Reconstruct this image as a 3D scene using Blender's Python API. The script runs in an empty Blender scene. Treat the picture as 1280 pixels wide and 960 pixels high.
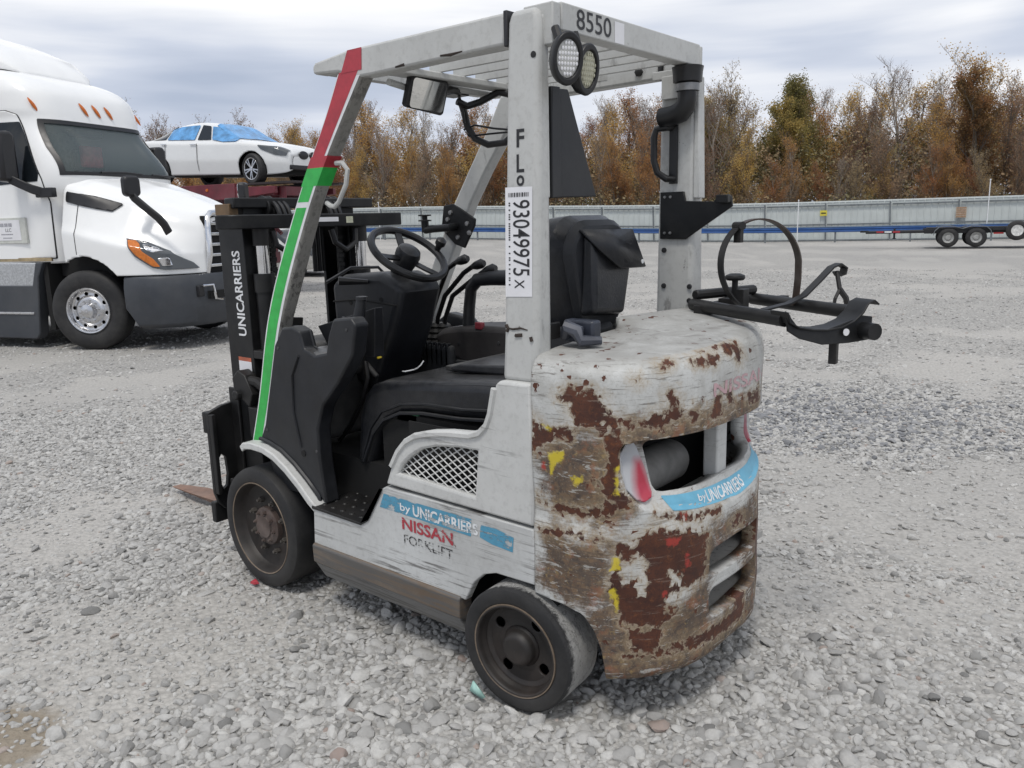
import bpy, bmesh, math, random
import numpy as np
from mathutils import Vector, Matrix
random.seed(7); RNG = np.random.default_rng(11)
SC = bpy.context.scene; COL = SC.collection
R = math.radians
# ------------------------------------------------------------------ camera
cam_d = bpy.data.cameras.new('camera'); cam = bpy.data.objects.new('camera', cam_d); COL.objects.link(cam)
YAW, PIT, ROL = R(-50.03), R(-11.378), R(-1.531)
F_ = Vector((math.cos(YAW)*math.cos(PIT), math.sin(YAW)*math.cos(PIT), math.sin(PIT)))
R_ = Vector((math.sin(YAW), -math.cos(YAW), 0)); U_ = R_.cross(F_)
r2 = R_*math.cos(ROL)+U_*math.sin(ROL); u2 = -R_*math.sin(ROL)+U_*math.cos(ROL)
m = Matrix((r2, u2, -F_)).transposed().to_4x4(); m.translation = (-2.9445, 2.3378, 1.5202)
cam.matrix_world = m
cam_d.sensor_width = 36; cam_d.lens = 36*1017.7/1280; cam_d.clip_start = .05; cam_d.clip_end = 2000
SC.camera = cam
# ------------------------------------------------------------------ sky and light
SC.view_settings.view_transform = 'Standard'; SC.view_settings.look = 'None'
SC.view_settings.exposure = 0.13; SC.view_settings.gamma = 1.0
W = bpy.data.worlds.new('World'); SC.world = W; W.use_nodes = True
wn = W.node_tree; wn.nodes.clear()
def nd(nt, t, **kw):
    n = nt.nodes.new(t)
    for k, v in kw.items():
        if k.startswith('i_'): n.inputs[k[2:].replace('_', ' ')].default_value = v
        elif k.startswith('n_'): n.inputs[int(k[2:])].default_value = v
        else: setattr(n, k, v)
    return n
def ramp(nt, fac, stops, interp='LINEAR'):
    n = nt.nodes.new('ShaderNodeValToRGB'); n.color_ramp.interpolation = interp
    el = n.color_ramp.elements
    while len(el) < len(stops): el.new(.5)
    for e, (p, c) in zip(el, stops):
        e.position = p; e.color = (c, c, c, 1) if isinstance(c, (int, float)) else (*c, 1)
    if fac is not None: nt.links.new(fac, n.inputs[0])
    return n.outputs[0]
def mixc(nt, fac, a, b, blend='MIX'):
    n = nt.nodes.new('ShaderNodeMix'); n.data_type = 'RGBA'; n.blend_type = blend
    for s, v in ((0, fac), (6, a), (7, b)):
        if isinstance(v, bpy.types.NodeSocket): nt.links.new(v, n.inputs[s])
        else: n.inputs[s].default_value = v if s == 0 else (*v, 1)
    return n.outputs[2]
def math_(nt, op, a, b=None, c=None, clamp=False):
    n = nt.nodes.new('ShaderNodeMath'); n.operation = op; n.use_clamp = clamp
    for i, v in enumerate((a, b, c)):
        if v is None: continue
        if isinstance(v, bpy.types.NodeSocket): nt.links.new(v, n.inputs[i])
        else: n.inputs[i].default_value = v
    return n.outputs[0]
def noise(nt, vec, scale, detail=4, rough=.55, dist=0):
    n = nd(nt, 'ShaderNodeTexNoise'); n.inputs['Scale'].default_value = scale; n.inputs['Detail'].default_value = detail
    n.inputs['Roughness'].default_value = rough; n.inputs['Distortion'].default_value = dist
    if vec is not None: nt.links.new(vec, n.inputs['Vector'])
    return n.outputs['Fac']
def mapping(nt, vec, sc=(1, 1, 1), loc=(0, 0, 0), rot=(0, 0, 0)):
    n = nd(nt, 'ShaderNodeMapping'); n.inputs['Scale'].default_value = sc; n.inputs['Location'].default_value = loc; n.inputs['Rotation'].default_value = rot
    nt.links.new(vec, n.inputs['Vector']); return n.outputs[0]
SUN_EL, SUN_AZ = 64, 115           # degrees; azimuth counter-clockwise from +X
sky = nd(wn, 'ShaderNodeTexSky', sky_type='NISHITA', sun_disc=False, sun_elevation=R(SUN_EL), sun_rotation=R(90-SUN_AZ))
b1 = nd(wn, 'ShaderNodeBackground'); wn.links.new(sky.outputs[0], b1.inputs[0]); b1.inputs[1].default_value = .10
tc = nd(wn, 'ShaderNodeTexCoord'); g = tc.outputs['Generated']
v1 = mapping(wn, g, (1.0, 1.0, 4.2), (.35, 4.3, 1.1))
n1 = noise(wn, v1, 1.05, 4, .45, .2)
v2 = mapping(wn, g, (1.2, 1.2, 11), (3.2, .4, .7)); n2 = noise(wn, v2, 2.2, 5, .5, .3)
f = math_(wn, 'ADD', math_(wn, 'MULTIPLY', n1, .82), math_(wn, 'MULTIPLY', n2, .18))
cc = ramp(wn, f, [(.42, (.42, .48, .60)), (.485, (.58, .63, .735)), (.555, (.87, .885, .92)), (.63, (1.05, 1.05, 1.05))])
b2 = nd(wn, 'ShaderNodeBackground'); wn.links.new(cc, b2.inputs[0]); b2.inputs[1].default_value = 1.0
cover = ramp(wn, f, [(.30, .86), (.45, 1.0)])
ms = nd(wn, 'ShaderNodeMixShader'); wn.links.new(cover, ms.inputs[0]); wn.links.new(b1.outputs[0], ms.inputs[1]); wn.links.new(b2.outputs[0], ms.inputs[2])
wo = nd(wn, 'ShaderNodeOutputWorld'); wn.links.new(ms.outputs[0], wo.inputs[0])
sun_d = bpy.data.lights.new('sun', 'SUN'); sun_d.energy = 1.5; sun_d.angle = R(12); sun_d.color = (1, .96, .9)
sun = bpy.data.objects.new('sun', sun_d); COL.objects.link(sun)
sd = Vector((math.cos(R(SUN_AZ))*math.cos(R(SUN_EL)), math.sin(R(SUN_AZ))*math.cos(R(SUN_EL)), math.sin(R(SUN_EL))))
sun.rotation_euler = sd.to_track_quat('Z', 'Y').to_euler()
# ------------------------------------------------------------------ materials
def newmat(name):
    m = bpy.data.materials.new(name); m.use_nodes = True; nt = m.node_tree; nt.nodes.clear()
    o = nd(nt, 'ShaderNodeOutputMaterial'); p = nd(nt, 'ShaderNodeBsdfPrincipled'); nt.links.new(p.outputs[0], o.inputs[0])
    t = nd(nt, 'ShaderNodeTexCoord'); return m, nt, p, t.outputs['Object']
def setv(nt, p, key, v):
    if isinstance(v, bpy.types.NodeSocket): nt.links.new(v, p.inputs[key])
    elif isinstance(v, tuple): p.inputs[key].default_value = (*v, 1)
    else: p.inputs[key].default_value = v
def bump(nt, p, h, strength=.3, dist=.01):
    b = nd(nt, 'ShaderNodeBump'); b.inputs['Strength'].default_value = strength; b.inputs['Distance'].default_value = dist
    nt.links.new(h, b.inputs['Height']); nt.links.new(b.outputs[0], p.inputs['Normal'])
MATS = {}
def simple(name, col, rough=.5, metal=0., var=.25, scale=14, bmp=.0, dust=0., dust_sheen_col=(.30, .29, .27), spec=.5, top=0.):
    if name in MATS: return MATS[name]
    m, nt, p, o = newmat(name)
    n = noise(nt, o, scale, 5, .6)
    c = mixc(nt, ramp(nt, n, [(.35, 0), (.65, 1)]), tuple(x*(1-var) for x in col), tuple(min(1, x*(1+var)) for x in col))
    if dust:
        d = noise(nt, o, scale*.35, 6, .7); c = mixc(nt, ramp(nt, d, [(.42, 0), (.75, dust)]), c, dust_sheen_col)
    if top:   # upward faces: settled dust, plus grey sky sheen put into the colour
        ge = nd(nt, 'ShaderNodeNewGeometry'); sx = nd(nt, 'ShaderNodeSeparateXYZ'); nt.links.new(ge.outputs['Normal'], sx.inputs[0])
        d2 = math_(nt, 'MULTIPLY', ramp(nt, sx.outputs[2], [(.55, 0), (.95, top)]), ramp(nt, noise(nt, o, scale*.8, 6, .7), [(.35, .2), (.65, 1)])); c = mixc(nt, d2, c, dust_sheen_col)
    setv(nt, p, 'Base Color', c); setv(nt, p, 'Metallic', metal)
    rr = math_(nt, 'ADD', math_(nt, 'MULTIPLY', n, .25), rough-.125, clamp=True); setv(nt, p, 'Roughness', rr)
    p.inputs['Specular IOR Level'].default_value = spec
    if bmp: bump(nt, p, noise(nt, o, scale*4, 4, .6), bmp, .004)
    MATS[name] = m; return m
def aged_white(name, base=(.60, .605, .59), dirt=.35, streak=(2.5, 2.5, 70), chips=.0, rustc=(.10, .045, .03), amount=.5, st=.57, gt=(.45, .62)):
    m, nt, p, o = newmat(name)
    big = noise(nt, o, 2.2, 6, .65); c = mixc(nt, ramp(nt, big, [(.38, 0), (.72, dirt)]), base, (.25, .245, .23))
    fine = noise(nt, o, 45, 5, .7); c = mixc(nt, ramp(nt, fine, [(.5, 0), (.8, .35)]), c, (.2, .19, .175))
    sv = mapping(nt, o, streak); s = noise(nt, sv, 1.0, 6, .7, .4)
    gate = ramp(nt, noise(nt, o, 3.1, 4, .6), [(gt[0], 0), (gt[1], 1)])
    sm = math_(nt, 'MULTIPLY', ramp(nt, s, [(st, 0), (st+.055, 1)]), gate)
    c = mixc(nt, math_(nt, 'MULTIPLY', sm, amount), c, (.10, .095, .09))
    if chips:
        k = noise(nt, o, 9, 8, .75, .5); ch = ramp(nt, k, [(.66, 0), (.675, 1)])
        c = mixc(nt, math_(nt, 'MULTIPLY', ch, chips), c, rustc)
    setv(nt, p, 'Base Color', c); setv(nt, p, 'Roughness', math_(nt, 'ADD', math_(nt, 'MULTIPLY', fine, .3), .35))
    bump(nt, p, fine, .06, .003)
    return m
M_white = aged_white('aged_white_paint', chips=.8)
M_guard = aged_white('guard_white_paint', base=(.53, .535, .52), dirt=.35, streak=(9, 9, 3), amount=.5, chips=.7, rustc=(.06, .055, .05), st=.56)
M_greyworn = aged_white('worn_grey_paint', base=(.36, .355, .34), dirt=.6, streak=(40, 40, 9), amount=.8)
M_panel = aged_white('scraped_white_paint', base=(.57, .58, .575), dirt=.5, streak=(3, 1, 85), amount=.8, chips=.9, st=.54, gt=(.40, .56))
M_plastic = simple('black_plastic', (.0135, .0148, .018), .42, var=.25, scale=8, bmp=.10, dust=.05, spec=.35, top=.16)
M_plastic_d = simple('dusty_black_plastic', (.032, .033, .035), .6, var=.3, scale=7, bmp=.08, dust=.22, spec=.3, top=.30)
M_bsteel = simple('black_steel', (.012, .012, .0125), .5, var=.3, scale=10, bmp=.05, dust=.12, spec=.35, dust_sheen_col=(.16, .14, .12))
M_bsteel_g = simple('black_painted_steel', (.0075, .008, .009), .42, var=.25, scale=10, bmp=.05, dust=.07, spec=.3)
M_rubber = simple('black_rubber', (.013, .013, .014), .66, var=.3, scale=8, bmp=.2, dust=.42, dust_sheen_col=(.085, .08, .074))
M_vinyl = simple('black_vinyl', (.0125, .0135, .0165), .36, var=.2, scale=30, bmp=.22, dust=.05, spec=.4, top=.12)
M_rim = simple('dark_rusty_rim', (.020, .018, .017), .55, var=.4, scale=9, bmp=.1, dust=.3, dust_sheen_col=(.075, .048, .034))
M_hub = simple('rusty_hub', (.075, .05, .042), .65, var=.4, scale=14, bmp=.1, dust=.3)
M_line = simple('bare_rim_edge', (.20, .155, .115), .55, .2, var=.3, scale=20)
M_chrome = simple('chrome', (.75, .75, .76), .14, 1., var=.08, scale=20)
M_alu = simple('polished_aluminium', (.62, .62, .63), .28, 1., var=.12, scale=12)
M_steel = simple('grey_steel', (.25, .25, .25), .45, .8, var=.25, scale=18)
M_greent = simple('green_tape', (.035, .42, .075), .38, var=.12, scale=25)
M_redt = simple('red_tape', (.40, .035, .05), .42, var=.15, scale=25)
M_hole = simple('dark_void', (.008, .008, .008), .9, var=.1)
M_hose = simple('black_hose', (.009, .009, .010), .4, var=.2)
M_fork = simple('rusty_fork', (.20, .115, .08), .65, var=.35, scale=8, bmp=.15, dust=.3)
M_lens = simple('clear_lamp_lens', (.50, .50, .48), .15, var=.08, scale=60)
M_lensy = simple('yellowed_lamp_lens', (.42, .41, .31), .2, var=.1, scale=60)
M_sticker = simple('white_sticker', (.74, .74, .76), .45, var=.04, scale=8)
M_ink = simple('black_ink', (.018, .018, .02), .5, var=.2)
M_yellow = simple('yellow_paint', (.55, .42, .03), .5, var=.2)
M_mirror = simple('mirror_glass', (.82, .82, .8), .06, 1., var=.03, scale=4)
M_dash = simple('grey_dash_plastic', (.032, .029, .029), .5, var=.2, scale=8, bmp=.05, dust=.08, spec=.35)
def worn(name, col, hide=.5, scale=(3, 3, 60), thr=.5):
    """paint film that has partly worn off (holes show what is beneath)"""
    m, nt, p, o = newmat(name)
    setv(nt, p, 'Base Color', mixc(nt, noise(nt, o, 30), tuple(x*.8 for x in col), tuple(min(1, x*1.2) for x in col))); setv(nt, p, 'Roughness', .5)
    a = noise(nt, mapping(nt, o, scale), 1.6, 6, .7, .3); b = noise(nt, o, 26, 5, .7)
    f = math_(nt, 'ADD', math_(nt, 'MULTIPLY', a, .6), math_(nt, 'MULTIPLY', b, .4))
    setv(nt, p, 'Alpha', ramp(nt, f, [(thr, 1), (thr+.03, 1-hide)]))
    return m
M_dblue = worn('worn_blue_decal', (.085, .29, .43), .95, thr=.54)
M_dblue2 = worn('worn_blue_decal_rear', (.14, .40, .56), .9, (30, 30, 30), thr=.60)
M_dwhite = worn('worn_white_print', (.70, .72, .73), .95, thr=.545)
M_dred = worn('worn_red_print', (.40, .045, .06), .95, thr=.55)
M_dblack = worn('worn_black_print', (.03, .03, .032), .95, thr=.51)
M_ghost = worn('faded_red_print', (.50, .33, .35), .95, (30, 30, 30), thr=.55)
M_wpr = simple('white_print', (.72, .73, .74), .5, var=.1)
# ------------------------------------------------------------------ object helpers
def tag(o, label=None, cat=None, group=None, kind=None):
    if label: o['label'] = label
    if cat: o['category'] = cat
    if group: o['group'] = group
    if kind: o['kind'] = kind
    return o
def thing(name, label, cat, loc=(0, 0, 0), rz=0, group=None):
    o = bpy.data.objects.new(name, None); COL.objects.link(o); o.location = loc; o.rotation_euler = (0, 0, rz); o.empty_display_size = .2
    return tag(o, label, cat, group)
class MB:
    def __init__(s): s.v = []; s.f = []
    def add(s, vs, fs):
        b = len(s.v); s.v += [tuple(map(float, p)) for p in vs]; s.f += [tuple(i+b for i in q) for q in fs]; return s
    def box(s, x0, x1, y0, y1, z0, z1):
        return s.add([(x, y, z) for z in (z0, z1) for y in (y0, y1) for x in (x0, x1)], [(0, 2, 3, 1), (4, 5, 7, 6), (0, 1, 5, 4), (2, 6, 7, 3), (0, 4, 6, 2), (1, 3, 7, 5)])
    def hexa(s, lo, hi):   # two quads
        return s.add(list(lo)+list(hi), [(3, 2, 1, 0), (4, 5, 6, 7), (0, 1, 5, 4), (1, 2, 6, 5), (2, 3, 7, 6), (3, 0, 4, 7)])
    def loft(s, secs, closed=True, caps=True):
        n = len(secs[0]); vs = [p for q in secs for p in q]; fs = []
        for i in range(len(secs)-1):
            for j in range(n if closed else n-1):
                k = (j+1) % n; fs.append((i*n+j, i*n+k, (i+1)*n+k, (i+1)*n+j))
        if caps and closed: fs += [tuple(range(n))[::-1], tuple(range((len(secs)-1)*n, len(secs)*n))]
        return s.add(vs, fs)
    def prism(s, pts, ax, a0, a1):
        def P(p, a): return (a, p[0], p[1]) if ax == 'x' else (p[0], a, p[1]) if ax == 'y' else (p[0], p[1], a)
        return s.loft([[P(p, a0) for p in pts], [P(p, a1) for p in pts]])
    def tube(s, path, r, n=8, caps=True, closed=False):
        path = [Vector(p) for p in path]; N = len(path); rs = [r]*N if isinstance(r, (int, float)) else list(r)
        up = None; secs = []
        for i in range(N):
            a = path[i-1] if (i or closed) else path[i]; b = path[(i+1) % N] if (i < N-1 or closed) else path[i]
            t = (b-a).normalized()
            if up is None: up = Vector((0, 0, 1)) if abs(t.z) < .9 else Vector((1, 0, 0))
            u = (up-t*up.dot(t)).normalized(); w = t.cross(u); up = u
            secs.append([path[i]+(u*math.cos(2*math.pi*k/n)+w*math.sin(2*math.pi*k/n))*rs[i] for k in range(n)])
        if closed: secs.append(secs[0])
        return s.loft(secs, caps=caps and not closed)
    def strap(s, path, nrm, w, t):
        """flat band along path; nrm = band's width direction"""
        path = [Vector(p) for p in path]; nrm = Vector(nrm).normalized(); secs = []
        for i in range(len(path)):
            d = (path[min(i+1, len(path)-1)]-path[max(i-1, 0)]).normalized(); q = d.cross(nrm).normalized()
            p = path[i]; secs.append([p+nrm*w/2+q*t/2, p-nrm*w/2+q*t/2, p-nrm*w/2-q*t/2, p+nrm*w/2-q*t/2])
        return s.loft(secs)
    def lathe(s, prof, c=(0, 0, 0), ax='y', n=40, caps=True):
        secs = []
        for r, h in prof:
            q = []
            for k in range(n):
                a = 2*math.pi*k/n; u, w = r*math.cos(a), r*math.sin(a)
                q.append((c[0]+u, c[1]+h, c[2]+w) if ax == 'y' else (c[0]+u, c[1]+w, c[2]+h) if ax == 'z' else (c[0]+h, c[1]+u, c[2]+w))
            secs.append(q)
        return s.loft(secs, caps=caps)
    def xform(s, M, start=0):
        s.v[start:] = [tuple(M @ Vector(p)) for p in s.v[start:]]; return s
    def build(s, name, mat, parent=None, bevel=0, sharp=35, loc=None, seg=2):
        me = bpy.data.meshes.new(name); me.from_pydata(s.v, [], s.f)
        bm = bmesh.new(); bm.from_mesh(me); bmesh.ops.remove_doubles(bm, verts=bm.verts, dist=2e-6); bmesh.ops.recalc_face_normals(bm, faces=bm.faces); bm.to_mesh(me); bm.free()
        return link(name, me, mat, parent, bevel, sharp, loc, seg)
def link(name, me, mat, parent=None, bevel=0, sharp=35, loc=None, seg=2):
    if mat is not None: me.materials.append(mat)
    if len(me.polygons): me.polygons.foreach_set('use_smooth', [True]*len(me.polygons))
    me.set_sharp_from_angle(angle=R(sharp))
    o = bpy.data.objects.new(name, me); COL.objects.link(o)
    if parent is not None: o.parent = parent
    if loc: o.location = loc
    if bevel:
        b = o.modifiers.new('bevel', 'BEVEL'); b.width = bevel; b.segments = seg; b.limit_method = 'ANGLE'; b.angle_limit = R(40); b.harden_normals = False
    return o
def mir(v): return [(p[0], -p[1], *p[2:]) for p in v]
def plate(outer, holes, ax, a0, a1):
    """flat plate with holes, thickness a0..a1 along ax"""
    bm = bmesh.new()
    def P(p): return (a0, p[0], p[1]) if ax == 'x' else (p[0], a0, p[1]) if ax == 'y' else (p[0], p[1], a0)
    es = []
    for lp in [outer]+list(holes):
        vs = [bm.verts.new(P(p)) for p in lp]
        es += [bm.edges.new((vs[i], vs[(i+1) % len(vs)])) for i in range(len(vs))]
    bmesh.ops.triangle_fill(bm, edges=es, use_beauty=True, use_dissolve=False)
    r = bmesh.ops.extrude_face_region(bm, geom=list(bm.faces))
    d = {'x': (a1-a0, 0, 0), 'y': (0, a1-a0, 0), 'z': (0, 0, a1-a0)}[ax]
    bmesh.ops.translate(bm, vec=d, verts=[e for e in r['geom'] if isinstance(e, bmesh.types.BMVert)])
    bmesh.ops.recalc_face_normals(bm, faces=bm.faces)
    me = bpy.data.meshes.new('plate'); bm.to_mesh(me); bm.free(); return me
def sdpoly(P, poly):
    """signed distance to polygon, negative inside; P (n,2)"""
    P = np.asarray(P, float); V = np.asarray(poly, float); n = len(V)
    d = np.full(len(P), 1e9); s = np.ones(len(P))
    for i in range(n):
        a, b = V[i], V[i-1]; e = b-a; w = P-a
        t = np.clip((w@e)/(e@e+1e-12), 0, 1); q = w-t[:, None]*e; d = np.minimum(d, (q**2).sum(1))
        c1 = P[:, 1] >= a[1]; c2 = P[:, 1] < b[1]; c3 = e[0]*w[:, 1] > e[1]*w[:, 0]
        fl = (c1 & c2 & c3) | (~c1 & ~c2 & ~c3); s = np.where(fl, -s, s)
    return s*np.sqrt(d)
def pchip(xs, ys):
    xs = np.array(xs, float); ys = np.array(ys, float); h = np.diff(xs); dl = np.diff(ys)/h
    m = np.zeros(len(xs)); m[0] = dl[0]; m[-1] = dl[-1]
    for i in range(1, len(xs)-1):
        if dl[i-1]*dl[i] > 0:
            w1, w2 = 2*h[i]+h[i-1], h[i]+2*h[i-1]; m[i] = (w1+w2)/(w1/dl[i-1]+w2/dl[i])
    def f(x):
        x = np.clip(np.asarray(x, float), xs[0], xs[-1]); i = np.clip(np.searchsorted(xs, x)-1, 0, len(xs)-2)
        t = (x-xs[i])/h[i]; return (2*t**3-3*t**2+1)*ys[i]+(t**3-2*t**2+t)*h[i]*m[i]+(3*t**2-2*t**3)*ys[i+1]+(t**3-t**2)*h[i]*m[i+1]
    return f
def clipgrid(S, us, vs, G, closed_u=False):
    """S(U,V)->(n,3) points, G(U,V,P)->(n,) keep where >0. Exact clipped grid. Returns verts,faces,uv"""
    nu, nv = len(us), len(vs); U, V = np.meshgrid(us, vs, indexing='ij'); u = U.ravel(); v = V.ravel()
    g = G(u, v, S(u, v)); keep = g > 0
    vid = {}; UV = []
    def vert(i):
        if i not in vid: vid[i] = len(UV); UV.append((u[i], v[i]))
        return vid[i]
    ed = {}; pend = []
    def cut(i, j):
        k = (min(i, j), max(i, j))
        if k not in ed:
            i0, j0 = k; t = g[i0]/(g[i0]-g[j0]); ed[k] = len(UV); UV.append((u[i0]+(u[j0]-u[i0])*t, v[i0]+(v[j0]-v[i0])*t))
        return ed[k]
    F = []
    for a in range(nu-1):
        for b in range(nv-1):
            q = (a*nv+b, (a+1)*nv+b, (a+1)*nv+b+1, a*nv+b+1); kk = [keep[i] for i in q]
            if not any(kk): continue
            if all(kk): F.append(tuple(vert(i) for i in q)); continue
            poly = []
            for x in range(4):
                i, j = q[x], q[(x+1) % 4]
                if keep[i]: poly.append(vert(i))
                if keep[i] != keep[j]: poly.append(cut(i, j))
            if len(poly) >= 3: F.append(tuple(poly))
    UV = np.array(UV) if UV else np.zeros((0, 2)); return S(UV[:, 0], UV[:, 1]), F, UV
def mesh_from(name, V, F, weld=False):
    me = bpy.data.meshes.new(name); me.from_pydata([tuple(p) for p in V], [], F); me.validate()
    if weld: bm = bmesh.new(); bm.from_mesh(me); bmesh.ops.remove_doubles(bm, verts=bm.verts, dist=1e-5); bm.to_mesh(me); bm.free()
    return me
def solid(o, t, off=-1):
    m = o.modifiers.new('solidify', 'SOLIDIFY'); m.thickness = t; m.offset = off; m.use_even_offset = False; return o
TXT = {}
def text2d(s, bold=.0):
    """glyph outlines of a string as flat triangles, normalised to a 1 x 1 box"""
    k = (s, bold)
    if k in TXT: return TXT[k]
    cu = bpy.data.curves.new('text', 'FONT'); cu.body = s; cu.offset = bold; cu.resolution_u = 4
    o = bpy.data.objects.new('text', cu); COL.objects.link(o)
    dg = bpy.context.evaluated_depsgraph_get(); me = bpy.data.meshes.new_from_object(o.evaluated_get(dg))
    V = np.array([v.co[:2] for v in me.vertices]); F = [tuple(p.vertices) for p in me.polygons]
    bpy.data.objects.remove(o); bpy.data.meshes.remove(me)
    lo, hi = V.min(0), V.max(0); TXT[k] = ((V-lo)/(hi-lo), F); return TXT[k]
def lettering(name, s, O, U, V, mat, parent, bold=.01):
    """flat print: bottom-left corner O, full width vector U, full height vector V"""
    P, F = text2d(s, bold); O, U, V = map(np.array, (O, U, V))
    me = mesh_from(name, O+P[:, :1]*U+P[:, 1:]*V, F); return link(name, me, mat, parent)
def quad(name, pts, mat, parent):
    return link(name, mesh_from(name, pts, [tuple(range(len(pts)))]), mat, parent)
def copy_tree(o, parent=None):
    c = o.copy(); COL.objects.link(c); c.parent = parent
    for ch in o.children: copy_tree(ch, c)
    return c
# ================================================================== forklift (x forward, y to its left, z up; front axle at x=0)
FL = thing('forklift', 'scuffed white forklift with rusty flaking counterweight and green and red tape on its pillar', 'forklift')
MBF = MB
# ---- counterweight -------------------------------------------------
CA, CB, CN, CX = .415, .53, 2.75, -1.5
_ph = np.linspace(0, math.pi, 3001); _se = lambda v: np.sign(v)*np.abs(v)**(2/CN)
_n2 = np.where(_ph > math.pi/2, CN-.65*np.clip((_ph-math.pi/2)/.35, 0, 1), CN)   # the far corner is rounder
_ox = CX-CA*np.abs(np.sin(_ph))**(2/_n2); _oy = CB*np.sign(np.cos(_ph))*np.abs(np.cos(_ph))**(2/_n2); _s = np.concatenate([[0], np.cumsum(np.hypot(np.diff(_ox), np.diff(_oy)))])
STOT = float(_s[-1])
mirs = lambda L: [(STOT-a, b) for a, b in L]
RECESS = [(.273, .877), (.285, .895), (.33, .905), (.46, .907), (.79, .905)]; RECESS += mirs(RECESS)[::-1][1:] + mirs([(.277, .81), (.294, .745), (.326, .708), (.371, .695), (.464, .684), (.60, .660), (.79, .645)]); RECESS += [(.60, .66), (.464, .684), (.371, .695), (.326, .708), (.294, .745), (.277, .81)]
OPEN = [(.353, .878), (.362, .888), (.375, .892), (.788, .892)]; OPEN += mirs(OPEN)[::-1][1:]+mirs([(.386, .757), (.398, .741), (.42, .736), (.60, .724), (.788, .720)]); OPEN += [(.60, .724), (.42, .736), (.398, .741), (.386, .757)]
def rrect(x0, x1, z0, z1, r, n=5):
    out = []
    for cx, cz, a in ((x1-r, z1-r, 0), (x0+r, z1-r, 90), (x0+r, z0+r, 180), (x1-r, z0+r, 270)):
        out += [(cx+r*math.cos(R(a+90*k/n)), cz+r*math.sin(R(a+90*k/n))) for k in range(n+1)]
    return out
SLOT1 = rrect(.600, .976, .432, .526, .032); SLOT2 = rrect(.600, .976, .298, .394, .032)
_prof = [(.165, .955), (.175, .985), (.20, 1.0), (.40, 1.0), (.60, 1.0), (.625, .998), (.655, .988), (.68, .985), (.72, .99), (.90, 1.0), (1.06, 1.0), (1.10, .992), (1.13, .972), (1.147, .94), (1.155, .90), (1.163, .6), (1.168, .01)]
_pl = np.concatenate([[0], np.cumsum([math.hypot(b[0]-a[0], (b[1]-a[1])*.5) for a, b in zip(_prof, _prof[1:])])])
_pz = pchip(_pl, [p[0] for p in _prof]); _pk = pchip(_pl, [p[1] for p in _prof])
def smooth(a, b, x): t = np.clip((x-a)/(b-a), 0, 1); return t*t*(3-2*t)
def cwS(U, V, off=0.):
    s = np.asarray(U, float); x = np.interp(s, _s, _ox); y = np.interp(s, _s, _oy)
    z = _pz(V); k = _pk(V)
    SZ = np.stack([s, z], 1); d = -sdpoly(SZ, RECESS)
    ins = np.zeros(len(s)); mk = (z < 1.0)
    lower = smooth(.0, .085, np.clip(d, 0, 1)); upper = smooth(-.002, .012, d)
    mid = np.clip((z-.70)/.16, 0, 1); dep = .012*upper+.038*(lower*(1-mid)+upper*mid)
    dep = dep*mk
    # the lower slot panel: slightly hollow ; local dents
    nx, ny = (x-CX), y; L = np.hypot(nx/CA**1.3, ny/CB**1.3)+1e-9; ux, uy = nx/CA**1.3/L, ny/CB**1.3/L
    un = np.hypot(ux, uy)+1e-9; ux, uy = ux/un, uy/un
    wob = .0025*np.sin(s*17+z*9)*np.sin(z*23+1.3)
    x2 = CX+.05+(x-CX-.05)*k-ux*(dep-wob-off); y2 = y*k-uy*(dep-wob-off)
    return np.stack([x2, y2, z+np.where(z > 1.12, off, 0)+(z > 1.05)*.02*np.clip(-y/.5, -1, 1)*smooth(1.05, 1.15, z)], 1)
def vz(z): return np.interp(z, [p[0] for p in _prof], _pl)
def cwG(U, V, P):
    z = _pz(V); SZ = np.stack([U, z], 1)
    g = np.min([sdpoly(SZ, q_) for q_ in (OPEN, SLOT1, SLOT2)], axis=0)
    # wheel cut: lower front corner of both sides
    for s in (U, STOT-U):
        cut = np.interp(s, [0, .10, .165, .20, .225, .255], [.405, .395, .375, .33, .26, .0]); g = np.minimum(g, np.where(s < .255, z-cut, .2))
    return g
us = np.linspace(0, STOT, 230); vs = np.concatenate([np.linspace(0, vz(1.06), 120), np.linspace(vz(1.06), _pl[-1], 40)[1:]])
V_, F_c, UVc = clipgrid(cwS, us, vs, cwG)
me = mesh_from('counterweight', V_, F_c)
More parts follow.
